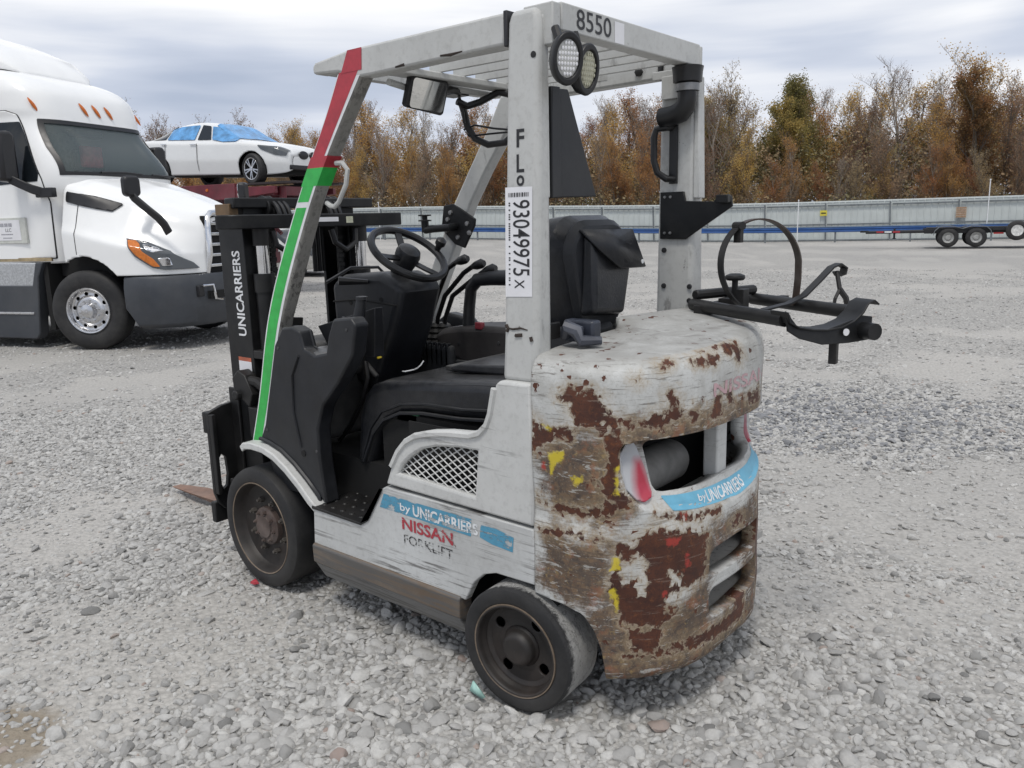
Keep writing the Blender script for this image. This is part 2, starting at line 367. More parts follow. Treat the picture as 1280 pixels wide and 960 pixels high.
RUST = [[(.096,1.023),(.131,1.069),(.152,1.05),(.158,1.034),(.199,1.053),(.221,1.037),(.238,.998),(.271,.975),(.274,.929),(.254,.9),(.254,.935),(.232,.957),(.226,.934),(.21,.951),(.163,.942),(.145,.952),(.151,.964),(.133,.985),(.139,1.009)],[(.0,.955),(.038,.927),(.08,.921),(.094,.934),(.157,.944),(.145,.923),(.138,.901),(.08,.909),(.058,.882),(.0,.854)],[(.293,.958),(.321,.959),(.332,.95),(.35,.961),(.367,.979),(.417,.977),(.423,1.011),(.409,1.03),(.43,1.036),(.447,1.014),(.451,.99),(.481,.977),(.504,.99),(.533,.972),(.53,.943),(.473,.958),(.431,.952),(.424,.942),(.368,.942),(.344,.955),(.31,.934)],[(.574,.965),(.605,.954),(.614,.991),(.658,1.006),(.708,.996),(.737,.954),(.697,.961),(.67,.994),(.641,.984),(.656,.932),(.58,.946)],[(.815,.971),(.87,.967),(.905,.987),(.916,.932),(.856,.937),(.824,.943)],[(.503,1.125),(.549,1.135),(.616,1.135),(.628,1.118),(.597,1.098),(.563,1.118),(.524,1.108)],[(.648,1.145),(.709,1.145),(.77,1.13),(.79,1.09),(.755,1.075),(.726,1.11),(.671,1.13)],[(.319,1.092),(.327,1.099),(.336,1.089),(.334,1.078),(.326,1.075)],[(.393,1.13),(.421,1.131),(.444,1.135),(.428,1.115),(.402,1.115)],[(.221,.928),(.265,.935),(.276,.9),(.271,.784),(.31,.724),(.243,.718),(.22,.794),(.249,.842)],[(.271,.604),(.311,.6),(.376,.637),(.48,.618),(.496,.617),(.598,.584),(.569,.56),(.581,.492),(.572,.45),(.517,.432),(.476,.446),(.461,.418),(.469,.378),(.419,.352),(.372,.336),(.288,.35),(.276,.375),(.276,.406),(.242,.455),(.248,.505),(.271,.537)],[(.0,.705),(.068,.689),(.096,.707),(.154,.692),(.22,.705),(.248,.736),(.287,.742),(.31,.712),(.271,.707),(.243,.685),(.161,.68),(.096,.676),(.04,.696)],[(.016,.612),(.095,.626),(.166,.632),(.16,.625),(.067,.605),(.022,.604)],[(.147,.611),(.208,.622),(.259,.607),(.213,.604)],[(.388,.682),(.495,.66),(.606,.65),(.566,.636),(.421,.668)],[(.311,.33),(.412,.335),(.399,.266),(.336,.257),(.3,.292)],[(.288,.254),(.457,.239),(.624,.219),(.831,.216),(.852,.364),(.805,.368),(.781,.265),(.622,.267),(.456,.265)],[(.606,.645),(.663,.645),(.652,.628),(.617,.63)],[(.719,.58),(.806,.58),(.808,.552),(.748,.557)],[(.95,.60),(1.2,.63),(1.28,.5),(1.2,.3),(1.0,.25),(.99,.4)],[(1.0,.98),(1.2,1.02),(1.3,.95),(1.15,.93)]]
CLEAR = [[(.299,.549),(.334,.571),(.352,.533),(.353,.44),(.329,.436),(.317,.486),(.288,.481),(.274,.518),(.276,.543)],[(.427,.502),(.475,.485),(.476,.453),(.438,.456)],[(.425,.433),(.453,.433),(.462,.38),(.412,.373)],[(.465,.437),(.517,.435),(.595,.39),(.585,.367),(.469,.378)]]
GRIME = [[(.058,.858),(.157,.93),(.215,.905),(.276,.889),(.271,.748),(.31,.712),(.214,.686),(.083,.704),(.056,.76)],[(.276,.935),(.367,.948),(.489,.956),(.906,.947),(.92,.9),(.713,.902),(.467,.908),(.31,.905),(.279,.906)],[(.052,.605),(.254,.598),(.247,.418),(.164,.42),(.049,.444)],[(.236,.492),(.288,.35),(.469,.378),(.594,.417),(.604,.281),(.876,.269),(.852,.149),(.626,.143),(.458,.149),(.25,.145),(.2,.189),(.194,.375),(.236,.405)],[(.569,.56),(.621,.564),(.604,.44),(.572,.45)],[(.609,.593),(.869,.581),(.901,.403),(.819,.383),(.81,.511),(.633,.548)],[(.9,.6),(1.4,.6),(1.4,.15),(.85,.15)]]
YEL = [[(.061,.858),(.109,.868),(.105,.835),(.078,.825),(.07,.793),(.064,.798)],[(.137,.792),(.168,.798),(.165,.777),(.143,.771)],[(.038,.939),(.07,.934),(.066,.922),(.045,.928)],[(.257,.564),(.274,.565),(.276,.525),(.248,.521)],[(.264,.431),(.272,.425),(.271,.391),(.264,.394)],[(.248,.462),(.265,.466),(.271,.438),(.25,.431)],[(.262,.83),(.274,.83),(.274,.75),(.262,.75)]]
REDM = [[(.415,.606),(.465,.602),(.466,.581),(.422,.584)],[(.486,.538),(.502,.553),(.507,.508),(.491,.493)],[(.471,.674),(.499,.669),(.503,.655),(.48,.654)],[(.404,.444),(.421,.447),(.418,.422),(.401,.432)],[(.032,.826),(.05,.833),(.046,.801),(.033,.805)]]
SZc = np.stack([UVc[:, 0], _pz(UVc[:, 1])], 1)
def cov(polys): return np.max([-sdpoly(SZc, p) for p in polys], axis=0)
at = {'rust': np.minimum(cov(RUST), -cov(CLEAR)), 'grime': cov(GRIME), 'yellow': cov(YEL), 'redmark': cov(REDM)}
at['rust'] = np.where(SZc[:, 1] > 1.152, -.1, at['rust'])
for k, a in at.items():
    A = me.attributes.new(k, 'FLOAT', 'POINT'); A.data.foreach_set('value', np.clip(a, -.08, .08).astype(np.float32))
def cw_material():
    m, nt, p, o = newmat('flaking_counterweight_paint')
    def attr(k):
        n = nd(nt, 'ShaderNodeAttribute', attribute_name=k); return n.outputs['Fac']
    nA = noise(nt, o, 38, 7, .72, .4); nB = noise(nt, o, 130, 5, .7); nC = noise(nt, o, 11, 6, .65, .6)
    streak = noise(nt, mapping(nt, o, (9, 9, 130)), 1.0, 5, .7, .5)
    cen = lambda n, k: math_(nt, 'MULTIPLY', math_(nt, 'SUBTRACT', n, .5), k)
    vo = nd(nt, 'ShaderNodeTexVoronoi'); vo.inputs['Scale'].default_value = 62; nt.links.new(o, vo.inputs['Vector']); vs = nd(nt, 'ShaderNodeSeparateColor'); nt.links.new(vo.outputs['Color'], vs.inputs[0]); cell = vs.outputs[0]
    # white paint with fine cracks and dirt
    white = mixc(nt, ramp(nt, nC, [(.38, 0), (.75, .75)]), (.54, .545, .53), (.29, .28, .255))
    white = mixc(nt, ramp(nt, streak, [(.57, 0), (.64, .75)]), white, (.14, .13, .115))
    white = mixc(nt, ramp(nt, nB, [(.52, 0), (.72, .4)]), white, (.17, .155, .13))
    ge = nd(nt, 'ShaderNodeNewGeometry'); gx = nd(nt, 'ShaderNodeSeparateXYZ'); nt.links.new(ge.outputs['Normal'], gx.inputs[0])
    white = mixc(nt, math_(nt, 'MULTIPLY', ramp(nt, gx.outputs[2], [(.5, 0), (.95, .75)]), ramp(nt, nC, [(.3, .5), (.6, 1)])), white, (.30, .295, .28))
    rv = math_(nt, 'ADD', math_(nt, 'ADD', attr('rust'), cen(nA, .055)), math_(nt, 'ADD', cen(nC, .03), cen(cell, .020)))
    gv = math_(nt, 'ADD', math_(nt, 'ADD', math_(nt, 'ADD', attr('grime'), .034), cen(nC, .15)), math_(nt, 'ADD', cen(streak, .09), cen(nB, .06)))
    # grime: mottled tan / brown scraped primer
    gr = mixc(nt, ramp(nt, nA, [(.40, 0), (.60, 1)]), (.030, .0135, .0065), (.150, .080, .030))
    gr = mixc(nt, ramp(nt, streak, [(.46, 0), (.56, .85)]), gr, (.075, .045, .026))
    gr = mixc(nt, ramp(nt, nB, [(.57, 0), (.66, .5)]), gr, (.30, .275, .215)); gr = mixc(nt, ramp(nt, noise(nt, o, 24, 5, .7, .5), [(.60, 0), (.66, .7)]), gr, (.28, .18, .05)); gr = mixc(nt, ramp(nt, noise(nt, mapping(nt, o, (14, 14, 60)), 1.0, 5, .7, .6), [(.57, 0), (.61, .85)]), gr, (.42, .41, .38))
    gr = mixc(nt, ramp(nt, noise(nt, o, 17, 5, .7), [(.56, 0), (.66, .8)]), gr, (.20, .062, .016))
    c = mixc(nt, math_(nt, 'MULTIPLY', ramp(nt, math_(nt, 'ADD', gv, .5), [(.485, 0), (.53, 1)]), .92), white, gr)
    c = mixc(nt, math_(nt, 'MULTIPLY', ramp(nt, math_(nt, 'ADD', rv, .5), [(.462, 0), (.4945, .55)]), ramp(nt, nB, [(.4, .4), (.6, 1)])), c, (.36, .27, .16))
    tan = mixc(nt, nB, (.30, .22, .13), (.36, .32, .26))
    c = mixc(nt, ramp(nt, math_(nt, 'ADD', rv, .5), [(.4945, 0), (.4965, .8), (.4985, .8)]), c, tan)
    rust = mixc(nt, ramp(nt, nC, [(.35, 0), (.65, 1)]), (.044, .0135, .008), (.092, .028, .012))
    rust = mixc(nt, ramp(nt, nA, [(.54, 0), (.68, .6)]), rust, (.20, .066, .018)); rust = mixc(nt, ramp(nt, streak, [(.60, 0), (.66, .45)]), rust, (.26, .20, .16)); rust = mixc(nt, ramp(nt, nB, [(.36, .7), (.46, 0)]), rust, (.022, .010, .008))
    chip = math_(nt, 'MULTIPLY', ramp(nt, cell, [(.90, 0), (.905, 1)]), ramp(nt, nC, [(.565, 0), (.575, 1)]))
    rf = math_(nt, 'MAXIMUM', ramp(nt, math_(nt, 'ADD', rv, .5), [(.4985, 0), (.502, 1)]), chip); c = mixc(nt, rf, c, rust)
    yv = math_(nt, 'ADD', attr('yellow'), cen(nA, .05)); c = mixc(nt, ramp(nt, math_(nt, 'ADD', yv, .5), [(.498, 0), (.503, .9)]), c, (.58, .46, .03))
    kv = math_(nt, 'ADD', attr('redmark'), cen(nA, .06)); c = mixc(nt, ramp(nt, math_(nt, 'ADD', kv, .5), [(.498, 0), (.506, .85)]), c, (.38, .04, .03))
    setv(nt, p, 'Base Color', c); setv(nt, p, 'Roughness', math_(nt, 'ADD', math_(nt, 'MULTIPLY', nB, .25), .48))
    h = math_(nt, 'SUBTRACT', math_(nt, 'MULTIPLY', nA, .35), math_(nt, 'MULTIPLY', rf, .8)); h = math_(nt, 'ADD', h, math_(nt, 'MULTIPLY', streak, .3))
    bump(nt, p, h, .45, .004); return m
M_cw = cw_material()
CW = link('counterweight', me, M_cw, FL, sharp=50); solid(CW, .045)
def cw_patch(name, poly, mat, off, parent=CW, res=60, off_fn=None):
    P = np.array(poly); a0, b0 = P.min(0)-.002; a1, b1 = P.max(0)+.002
    S = lambda U, Z: cwS(U, vz(Z), off)
    V, F, uv = clipgrid(S, np.linspace(a0, a1, res), np.linspace(b0, b1, max(8, res//2)), lambda U, Z, Q: -sdpoly(np.stack([U, Z], 1), poly))
    return link(name, mesh_from(name, V, F), mat, parent)
def cw_text(name, s, s0, s1, zf, h, mat, off, parent=CW, bold=.01):
    P, F = text2d(s, bold); u = s0+P[:, 0]*(s1-s0); z = zf(u)+P[:, 1]*h
    return link(name, mesh_from(name, cwS(u, vz(z), off), F), mat, parent)
def tail_mat():
    m, nt, p, o = newmat('tail_light_lens'); n = noise(nt, o, 30, 4, .6)
    a = nd(nt, 'ShaderNodeAttribute', attribute_name='red')
    f = math_(nt, 'ADD', a.outputs['Fac'], math_(nt, 'MULTIPLY', math_(nt, 'SUBTRACT', n, .5), .012))
    setv(nt, p, 'Base Color', mixc(nt, ramp(nt, math_(nt, 'ADD', f, .5), [(.480, 0), (.510, 1)]), (.44, .45, .47), (.42, .04, .07)))
    setv(nt, p, 'Roughness', .25); return m
M_tail = tail_mat()
TL = [(.280, .857), (.298, .889), (.321, .896), (.333, .874), (.362, .808), (.380, .745), (.376, .730), (.354, .722), (.328, .730), (.300, .758), (.284, .812)]
RL = [(.331, .838), (.346, .838), (.370, .79), (.394, .728), (.380, .700), (.350, .705), (.333, .745), (.328, .79)]
for sd_ in (0, 1):
    t = cw_patch('tail_light', TL if not sd_ else mirs(TL), M_tail, .012)
    P = np.array([v.co[:] for v in t.data.vertices])
    # red stain of the lens kept as a vertex attribute
    aa = t.data.attributes.new('red', 'FLOAT', 'POINT')
    ss = np.array([_s[np.hypot(_ox-q[0]*1.0, _oy-q[1]).argmin()] for q in P]); ss = STOT-ss if sd_ else ss
    aa.data.foreach_set('value', (-sdpoly(np.stack([ss, P[:, 2]], 1), RL)).astype(np.float32)); solid(t, .02)
bl = lambda u: .744-.018*np.cos((u-.788)*4.2)*0-.012*np.clip(1-np.abs(u-.788)/.4, 0, 1)
BT = [(u, float(.728-.030*max(0, 1-abs(u-.788)/.38)**.7)) for u in np.linspace(.41, 1.166, 24)]
BB = [(u, float(.692-.043*max(0, 1-abs(u-.788)/.38)**.7)) for u in np.linspace(.445, 1.131, 24)]
cw_patch('blue_decal', BT+BB[::-1], M_dblue2, .0012, res=90)
cw_text('decal_lettering', 'by', .565, .605, lambda u: .692-.043*np.clip(1-np.abs(u-.788)/.38, 0, 1)**.7+.008, .026, M_wpr, .0022)
cw_text('decal_lettering', 'UNICARRIERS', .608, .862, lambda u: .692-.043*np.clip(1-np.abs(u-.788)/.38, 0, 1)**.7+.006, .034, M_wpr, .0022, bold=.02)
cw_text('faded_lettering', 'NISSAN', .600, .976, lambda u: .998+0*u, .042, M_ghost, .0012, bold=.02)
# inside of the counterweight
b = MB(); b.box(-1.56, -1.53, -.5, .5, .18, 1.1); b.build('radiator_backing', M_hole, FL)
b = MB(); b.lathe([(.0, -.20), (.058, -.195), (.068, -.17), (.068, .17), (.058, .195), (0, .2)], (-1.68, .20, .735), 'y', 28); b.build('muffler', simple('dusty_muffler', (.20, .195, .185), .6, dust=.4), FL)
b = MB(); b.box(-1.850, -1.80, -.035, .035, .70, .92); b.build('centre_post', M_white, FL, bevel=.006)
b = MB(); b.box(-1.79, -1.66, -.24, .24, .20, .60); b.box(-1.87, -1.80, -.30, .30, .402, .424); b.box(-1.87, -1.80, -.30, .30, .270, .290); b.build('slot_recess', M_greyworn, FL)
# ---- side panels, sills, steps (left and right) ---------------------
def arc(cx, cz, r, a0, a1, n): return [(cx+r*math.cos(R(a0+(a1-a0)*i/n)), cz+r*math.sin(R(a0+(a1-a0)*i/n))) for i in range(n+1)]
def side(sg):
    Y = lambda a, b: (a*sg, b*sg) if sg > 0 else (b*sg, a*sg)
    lo = [(-.405, .445), (-.66, .440), (-.69, .443), (-.715, .460), (-.80, .575), (-.815, .600), (-.835, .612), (-1.498, .604), (-1.498, .425), (-1.34, .422), (-1.29, .405), (-1.245, .365), (-1.205, .290), (-.392, .290)]
    p = link('side_panel', plate(lo, [], 'y', *Y(.50, .53)), M_panel, FL, bevel=.004)
    b = MB(); pr = [(.535, .298), (.543, .290), (.541, .222), (.50, .20), (.48, .20), (.48, .298)]
    b.prism([(a*sg, c) for a, c in pr], 'x', -1.185, -.394); b.build('sill_guard', M_sill, FL, bevel=.004)
    b = MB(); pr = [(.537, .219), (.495, .145), (.44, .145), (.44, .219)]
    b.prism([(a*sg, c) for a, c in pr], 'x', -1.18, -.400); b.build('sill_skirt', M_skirt, FL, bevel=.004)
    up = [(-.838, .622), (-.878, .707), (-.915, .765), (-.955, .805), (-1.005, .833), (-1.08, .852), (-1.16, .864), (-1.255, .872), (-1.295, .886), (-1.325, .915), (-1.343, .955), (-1.362, 1.035), (-1.378, 1.05), (-1.498, 1.052), (-1.498, .613)]
    gr = [(-.903, .673), (-1.262, .660), (-1.280, .815), (-1.20, .812), (-1.10, .800), (-1.03, .780), (-.97, .745), (-.93, .71)]
    link('hood_side_panel', plate(up, [gr], 'y', *Y(.495, .53)), M_white, FL, bevel=.009)
    fr = MB()  # raised rim round the opening edge of the panel
    path = [(x, .528*sg, z) for x, z in up[1:12]]; fr.tube([(x+.004, y, z-.012) for x, y, z in path], .012, 6); fr.build('panel_rim', M_white, FL)
    # expanded metal grille : crossing strips, clipped to the opening
    gm = MB(); G = np.array(gr)
    import itertools
    def clip(p, d):
        ts = []
        for i in range(len(G)):
            a, c = G[i], G[i-1]; e = c-a; den = d[0]*e[1]-d[1]*e[0]
            if abs(den) < 1e-9: continue
            w = a-p; t = (w[0]*e[1]-w[1]*e[0])/den; u = (w[0]*d[1]-w[1]*d[0])/den
            if 0 <= u < 1: ts.append(t)
        return (min(ts)-.004, max(ts)+.004) if len(ts) >= 2 else None
    for slope in (.62, -.62):
        d = np.array([1, slope])/math.hypot(1, slope)
        for k in range(-22, 23):
            p0 = np.array([-1.09, .74+k*.0262]); c = clip(p0, d)
            if c and c[1]-c[0] > .012:
                a, e = p0+d*c[0], p0+d*c[1]; yo = .512 if slope > 0 else .510
                gm.tube([(a[0], yo*sg, a[1]), (e[0], yo*sg, e[1])], .0026, 4)
    gm.build('mesh_grille', M_white, FL)
    b = MB(); b.box(-1.30, -.88, *Y(.44, .445), .64, .84); b.build('grille_backing', M_hole, FL)
    # step
    b = MB(); b.prism([(-.400, .452), (-.69, .447), (-.735, .470), (-.82, .60), (-.81, .60), (-.73, .462), (-.69, .437), (-.400, .440)][::-1], 'y', *Y(.30, .536)); b.build('step', M_bsteel, FL, bevel=.002)
    b = MB()
    for i in range(5):
        for j in range(4): b.lathe([(.0, .0), (.012, .0), (.0085, .004), (.0, .005)], (-.43-.055*i, (.33+.055*j)*sg, .451-.0007*i), 'z', 8)
    tag(b.build('tread_pattern', M_bsteel, FL), kind='stuff')
    b = MB(); b.box(-.80, -.22, *Y(.285, .312), .40, .582); b.build('step_riser', M_plastic_d, FL, bevel=.01)
    # fender strip
    ft = [(.085, .612), (.06, .632), (.0, .640), (-.08, .638), (-.16, .618), (-.24, .578), (-.32, .525), (-.385, .472), (-.425, .448)]
    b = MB(); secs = []
    for i, (x, z) in enumerate(ft):
        a = ft[max(i-1, 0)]; c = ft[min(i+1, len(ft)-1)]; t = Vector((c[0]-a[0], c[1]-a[1])).normalized(); nx, nz = -t.y, t.x
        if nz > 0: nx, nz = -nx, -nz
        secs.append([(x, .532*sg, z), (x, .47*sg, z), (x+nx*.012, .47*sg, z+nz*.012), (x+nx*.03, .532*sg, z+nz*.03)])
    b.loft(secs); b.build('fender', M_white, FL, bevel=.006)
M_sill = aged_white('scraped_sill', base=(.125, .09, .062), dirt=.4, streak=(2.5, 10, 75), amount=1., st=.47, gt=(.2, .3), chips=.9, rustc=(.42, .41, .39))
M_skirt = aged_white('scraped_grey_skirt', base=(.16, .16, .158), dirt=.6, streak=(2.5, 10, 80), amount=.95, st=.5, gt=(.2, .35), chips=.7, rustc=(.42, .42, .42))
side(1); side(-1)
quad('blue_decal', [(-.825, .5312, .585), (-.80, .5312, .531), (-1.24, .5312, .523), (-1.245, .5312, .583)][::-1], M_dblue, FL)
quad('blue_decal', [(-1.285, .5312, .575), (-1.278, .5312, .530), (-1.33, .5312, .518), (-1.415, .5312, .512), (-1.42, .5312, .562), (-1.35, .5312, .574)][::-1], M_dblue, FL)
lettering('decal_lettering', 'by', (-.908, .532, .533), (-.052, 0, 0), (0, 0, .036), M_wpr, FL, .01)
lettering('decal_lettering', 'UNICARRIERS', (-.972, .532, .534), (-.30, 0, -.002), (0, 0, .040), M_dwhite, FL, .03)
lettering('red_lettering', 'NISSAN', (-.914, .532, .474), (-.245, 0, -.003), (0, 0, .044), M_dred, FL, .025)
lettering('black_lettering', 'FORKLIFT', (-.92, .532, .424), (-.235, 0, -.003), (0, 0, .034), M_dblack, FL, -.002)
# ---- chassis --------------------------------------------------------
b = MB(); b.box(-1.5, .12, -.33, .33, .14, .60); b.box(-1.15, -.42, -.48, .48, .16, .42); b.build('chassis', M_hole, FL)
b = MB(); b.box(-1.5, -1.18, -.499, .499, .44, .60); b.build('wheel_well', M_hole, FL)
b = MB(); b.box(-.80, -.05, -.46, .31, .545, .578); b.build('floor_plate', M_plastic_d, FL, bevel=.006)
# ---- engine hood, seat ---------------------------------------------
hp = [(-.445, .575), (-.48, .79), (-.515, .872), (-.56, .915), (-.64, .942), (-.85, .963), (-1.10, .985), (-1.34, 1.0), (-1.34, .87), (-1.05, .845), (-.86, .84), (-.74, .825), (-.65, .785), (-.585, .72), (-.52, .575)]
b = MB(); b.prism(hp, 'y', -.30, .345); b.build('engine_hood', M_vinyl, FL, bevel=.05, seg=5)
b = MB(); b.tube([(x+.012, .347, z-.018) for x, z in [(-1.30, .888), (-1.05, .865), (-.86, .86), (-.74, .845), (-.645, .805), (-.58, .74), (-.515, .62)]], .007, 6); b.tube([(x, .346, z) for x, z in [(-1.30, .905), (-1.05, .882), (-.86, .878), (-.735, .862), (-.625, .82), (-.555, .745), (-.495, .61)]], .006, 6); b.tube([(x, .332, z) for x, z in [(-1.28, .985), (-1.05, .966), (-.85, .946), (-.66, .925), (-.57, .89), (-.52, .84), (-.485, .70)]], .005, 6); b.build('hood_trim', M_plastic, FL)
b = MB(); b.box(-1.30, -.60, -.28, .325, .60, .82); b.build('battery_tray', M_hole, FL)
b = MB(); b.box(-.80, -.68, .30, .325, .785, .83); b.build('green_canister', simple('green_canister_paint', (.02, .16, .07), .4), FL, bevel=.008)
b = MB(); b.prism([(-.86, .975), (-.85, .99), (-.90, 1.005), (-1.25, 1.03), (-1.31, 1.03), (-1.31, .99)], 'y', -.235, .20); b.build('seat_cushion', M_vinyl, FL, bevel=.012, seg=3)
b = MB(); b.box(-.84, -.79, -.20, .16, .965, .985); b.build('seat_rail', M_plastic_d, FL, bevel=.005)
def rr_ring(x, hw, z0, z1, r, n=5): return [(x, a, c) for a, c in rrect(-hw, hw, z0, z1, r, n)]
def tap(L): return [(x, y*(.42+.58*min(1, max(0, (z-1.08)/.30))**.8), z) for x, y, z in L]
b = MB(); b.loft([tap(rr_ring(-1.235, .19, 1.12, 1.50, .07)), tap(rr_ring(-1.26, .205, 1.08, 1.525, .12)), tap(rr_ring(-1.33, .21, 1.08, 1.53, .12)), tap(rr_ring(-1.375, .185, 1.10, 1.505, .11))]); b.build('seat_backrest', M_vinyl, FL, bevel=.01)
b = MB(); b.loft([tap(rr_ring(-1.37, .195, 1.10, 1.52, .12)), tap(rr_ring(-1.40, .165, 1.13, 1.49, .09))]); b.build('backrest_shell', M_plastic, FL, bevel=.008)
b = MB(); b.add([(-1.402, .13, 1.485), (-1.402, -.19, 1.478), (-1.43, -.205, 1.385), (-1.465, -.175, 1.35), (-1.47, -.01, 1.355), (-1.45, .09, 1.42)], [(0, 1, 2, 3, 4, 5)]); o = b.build('pouch_flap', M_vinyl, FL); solid(o, .008)
b = MB(); b.hexa([(-1.39, .13, 1.20), (-1.39, -.10, 1.18), (-1.40, -.19, 1.46), (-1.40, .12, 1.47)], [(-1.45, .12, 1.215), (-1.45, -.06, 1.20), (-1.43, -.15, 1.44), (-1.43, .09, 1.45)]); b.build('pouch', M_vinyl, FL, bevel=.015, seg=3)
b = MB(); b.lathe([(0, 0), (.008, .001), (.007, .004), (0, .006)], (-1.468, -.15, 1.368), 'x', 10); b.xform(Matrix.Identity(4)); b.build('snap', M_wpr, FL)
b = MB(); b.prism([(-1.20, 1.0), (-1.40, 1.02), (-1.42, 1.14), (-1.39, 1.18), (-1.22, 1.14)], 'y', -.06, .20); b.build('seat_base', M_plastic, FL, bevel=.015)
# seat-belt box on the counterweight
b = MB(); b.box(-1.60, -1.49, .31, .355, 1.155, 1.222); b.build('belt_retractor', simple('navy_plastic', (.03, .035, .05), .4), FL, bevel=.008)
b = MB(); b.tube([(-1.50, .36, 1.175), (-1.53, .385, 1.205), (-1.56, .375, 1.19), (-1.575, .38, 1.165), (-1.62, .34, 1.165)], [.016, .02, .022, .018, .012], 8); b.build('buckle', simple('dusty_navy_plastic', (.06, .066, .085), .5, dust=.2), FL)
b = MB(); b.box(-1.485, -1.47, .36, .41, 1.165, 1.215); b.build('belt_bracket', M_bsteel, FL, bevel=.003)
b = MB(); b.tube([(-.66, .20, .962), (-.685, .205, .972), (-.70, .20, .985), (-.705, .19, 1.0)], .0028, 5); b.tube([(-.66, .20, .962), (-.63, .22, .955), (-.61, .215, .953)], .0025, 5); tag(b.build('zip_tie', M_wpr), 'small white tie lying on the black seat hood', 'tie')
# ---- overhead guard -------------------------------------------------
def guard(sg):
    W_ = .024 if sg > 0 else 0.; yi = .418 if sg > 0 else .405
    P = lambda x, y, z: (x, y*sg, z)
    # rear pillar, tapering
    b = MB(); n = [(-1.368, -1.520, .505, 1.045), (-1.372, -1.523, .495, 1.20), (-1.386, -1.527, .468, 1.95), (-1.390, -1.525, .464, 2.06), (-1.402, -1.512, .462, 2.092)]
    b.loft([[P(x0, yi, z), P(x0, y, z), P(x1+W_, y, z), P(x1+W_, yi, z)] for x0, x1, y, z in n]); b.build('rear_pillar', M_guard, FL, bevel=.017, seg=3)
    b = MB(); (b.hexa([P(-1.488, .420, 1.58), P(-1.488, .452, 1.58), P(-1.500, .452, 1.58), P(-1.500, .420, 1.58)], [P(-1.490, .420, 2.07), P(-1.490, .444, 2.07), P(-1.502, .444, 2.07), P(-1.502, .420, 2.07)]) if sg > 0 else b.hexa([P(-1.521, .405, 1.58), P(-1.521, .455, 1.58), P(-1.545, .455, 1.58), P(-1.545, .405, 1.58)], [P(-1.522, .405, 2.0), P(-1.522, .448, 2.0), P(-1.538, .448, 2.0), P(-1.538, .405, 2.0)])); b.build('pillar_flange', M_guard, FL, bevel=.004)
    b = MB(); b.prism([(-.505, 2.036), (-.500, 2.060), (-.515, 2.074), (-.70, 2.092), (-1.378, 2.092), (-1.378, 2.006), (-.80, 1.998), (-.72, 2.000), (-.64, 2.028)], 'y', *((.40, .462) if sg > 0 else (-.462, -.40))); b.build('roof_rail', M_guard, FL, bevel=.008)
    b = MB(); b.box(-1.392, -1.378, *((.396, .466) if sg > 0 else (-.466, -.396)), 2.0, 2.096); b.build('rail_cap', M_ink, FL, bevel=.003)
    # front pillar: outer face narrow, runs forward as it goes down
    zz = [.615, .80, 1.155, 1.60, 1.738, 1.90, 2.03]; xf = [.093, .020, -.099, -.349, -.444, -.560, -.640]; xr = [.012, -.062, -.190, -.436, -.534, -.665, -.775]
    b = MB(); b.loft([[P(a, .385, z), P(a, .461, z), P(c, .461, z), P(c, .400, z)] for a, c, z in zip(xf, xr, zz)]); b.build('front_pillar', M_guard if sg < 0 else M_pillar, FL, bevel=.008)
    return zz, xf, xr
M_pillar = aged_white('dirty_pillar_paint', base=(.27, .262, .24), dirt=.8, streak=(55, 55, 26), amount=.95, st=.51)
zz, xf, xr = guard(1); guard(-1)
fz, fx, fr_ = pchip(zz, xf), None, pchip(zz, xr)
def tape(name, z0, z1, mat, a=.10, c=.80, n=14, wrap=False, off=.0012):
    zs = np.linspace(z0, z1, n); V = []; F = []
    for i, z in enumerate(zs):
        f0, r0 = float(fz(z)), float(fr_(z)); V += [(f0+(r0-f0)*a, .461+off, z), (f0+(r0-f0)*c, .461+off, z)]
        if wrap: V += [(r0-.003, .455, z), (r0-.003, .398, z)]
    k = 4 if wrap else 2
    for i in range(n-1): F += [(i*k+j, i*k+j+1, (i+1)*k+j+1, (i+1)*k+j) for j in range(k-1)]
    return link(name, mesh_from(name, V, F), mat, FL)
tape('white_edge', .62, 2.02, M_wpr, .02, .97, 24, off=.0006)
tape('green_tape', .622, 1.585, M_greent); tape('green_tape', 1.605, 1.700, M_greent, .08, .82)
tape('green_tape', 1.660, 1.722, M_greent, -.02, 1.03, 4, True, .0018)
tape('red_tape', 1.735, 2.02, M_redt, .06, .82); tape('red_tape', 1.722, 1.760, M_redt, -.02, 1.03, 4, True, .0018)
tape('red_tape', 2.02, 2.024, M_redt, .06, .82)
quad('red_tape', [(-.655, .4632, 2.02), (-.762, .4632, 2.02), (-.768, .4632, 2.089), (-.695, .4632, 2.089)], M_redt, FL)
b = MB(); b.tube([(-.555, .43, 1.735), (-.585, .425, 1.735), (-.605, .42, 1.71), (-.592, .42, 1.66), (-.545, .42, 1.60), (-.520, .42, 1.585), (-.497, .42, 1.588), (-.475, .42, 1.60)], .0088, 8); b.build('grab_rail', M_guard, FL)
b = MB(); b.box(-1.535, -1.480, -.415, .402, 2.030, 2.104); b.build('rear_crossbar', M_guard, FL, bevel=.004)
for y0, y1 in ((.404, .440), (-.440, -.418)):
    b = MB(); b.box(-1.533, -1.43, y0, y1, 1.99, 2.100); b.build('corner_gusset', M_guard, FL, bevel=.004)
b = MB(); b.box(-.535, -.502, -.40, .40, 2.038, 2.072); b.build('front_lip', M_guard, FL, bevel=.004)
b = MB(); b.box(-.86, -.785, -.40, .40, 2.008, 2.030); b.build('front_crossbar', M_guard, FL, bevel=.004)
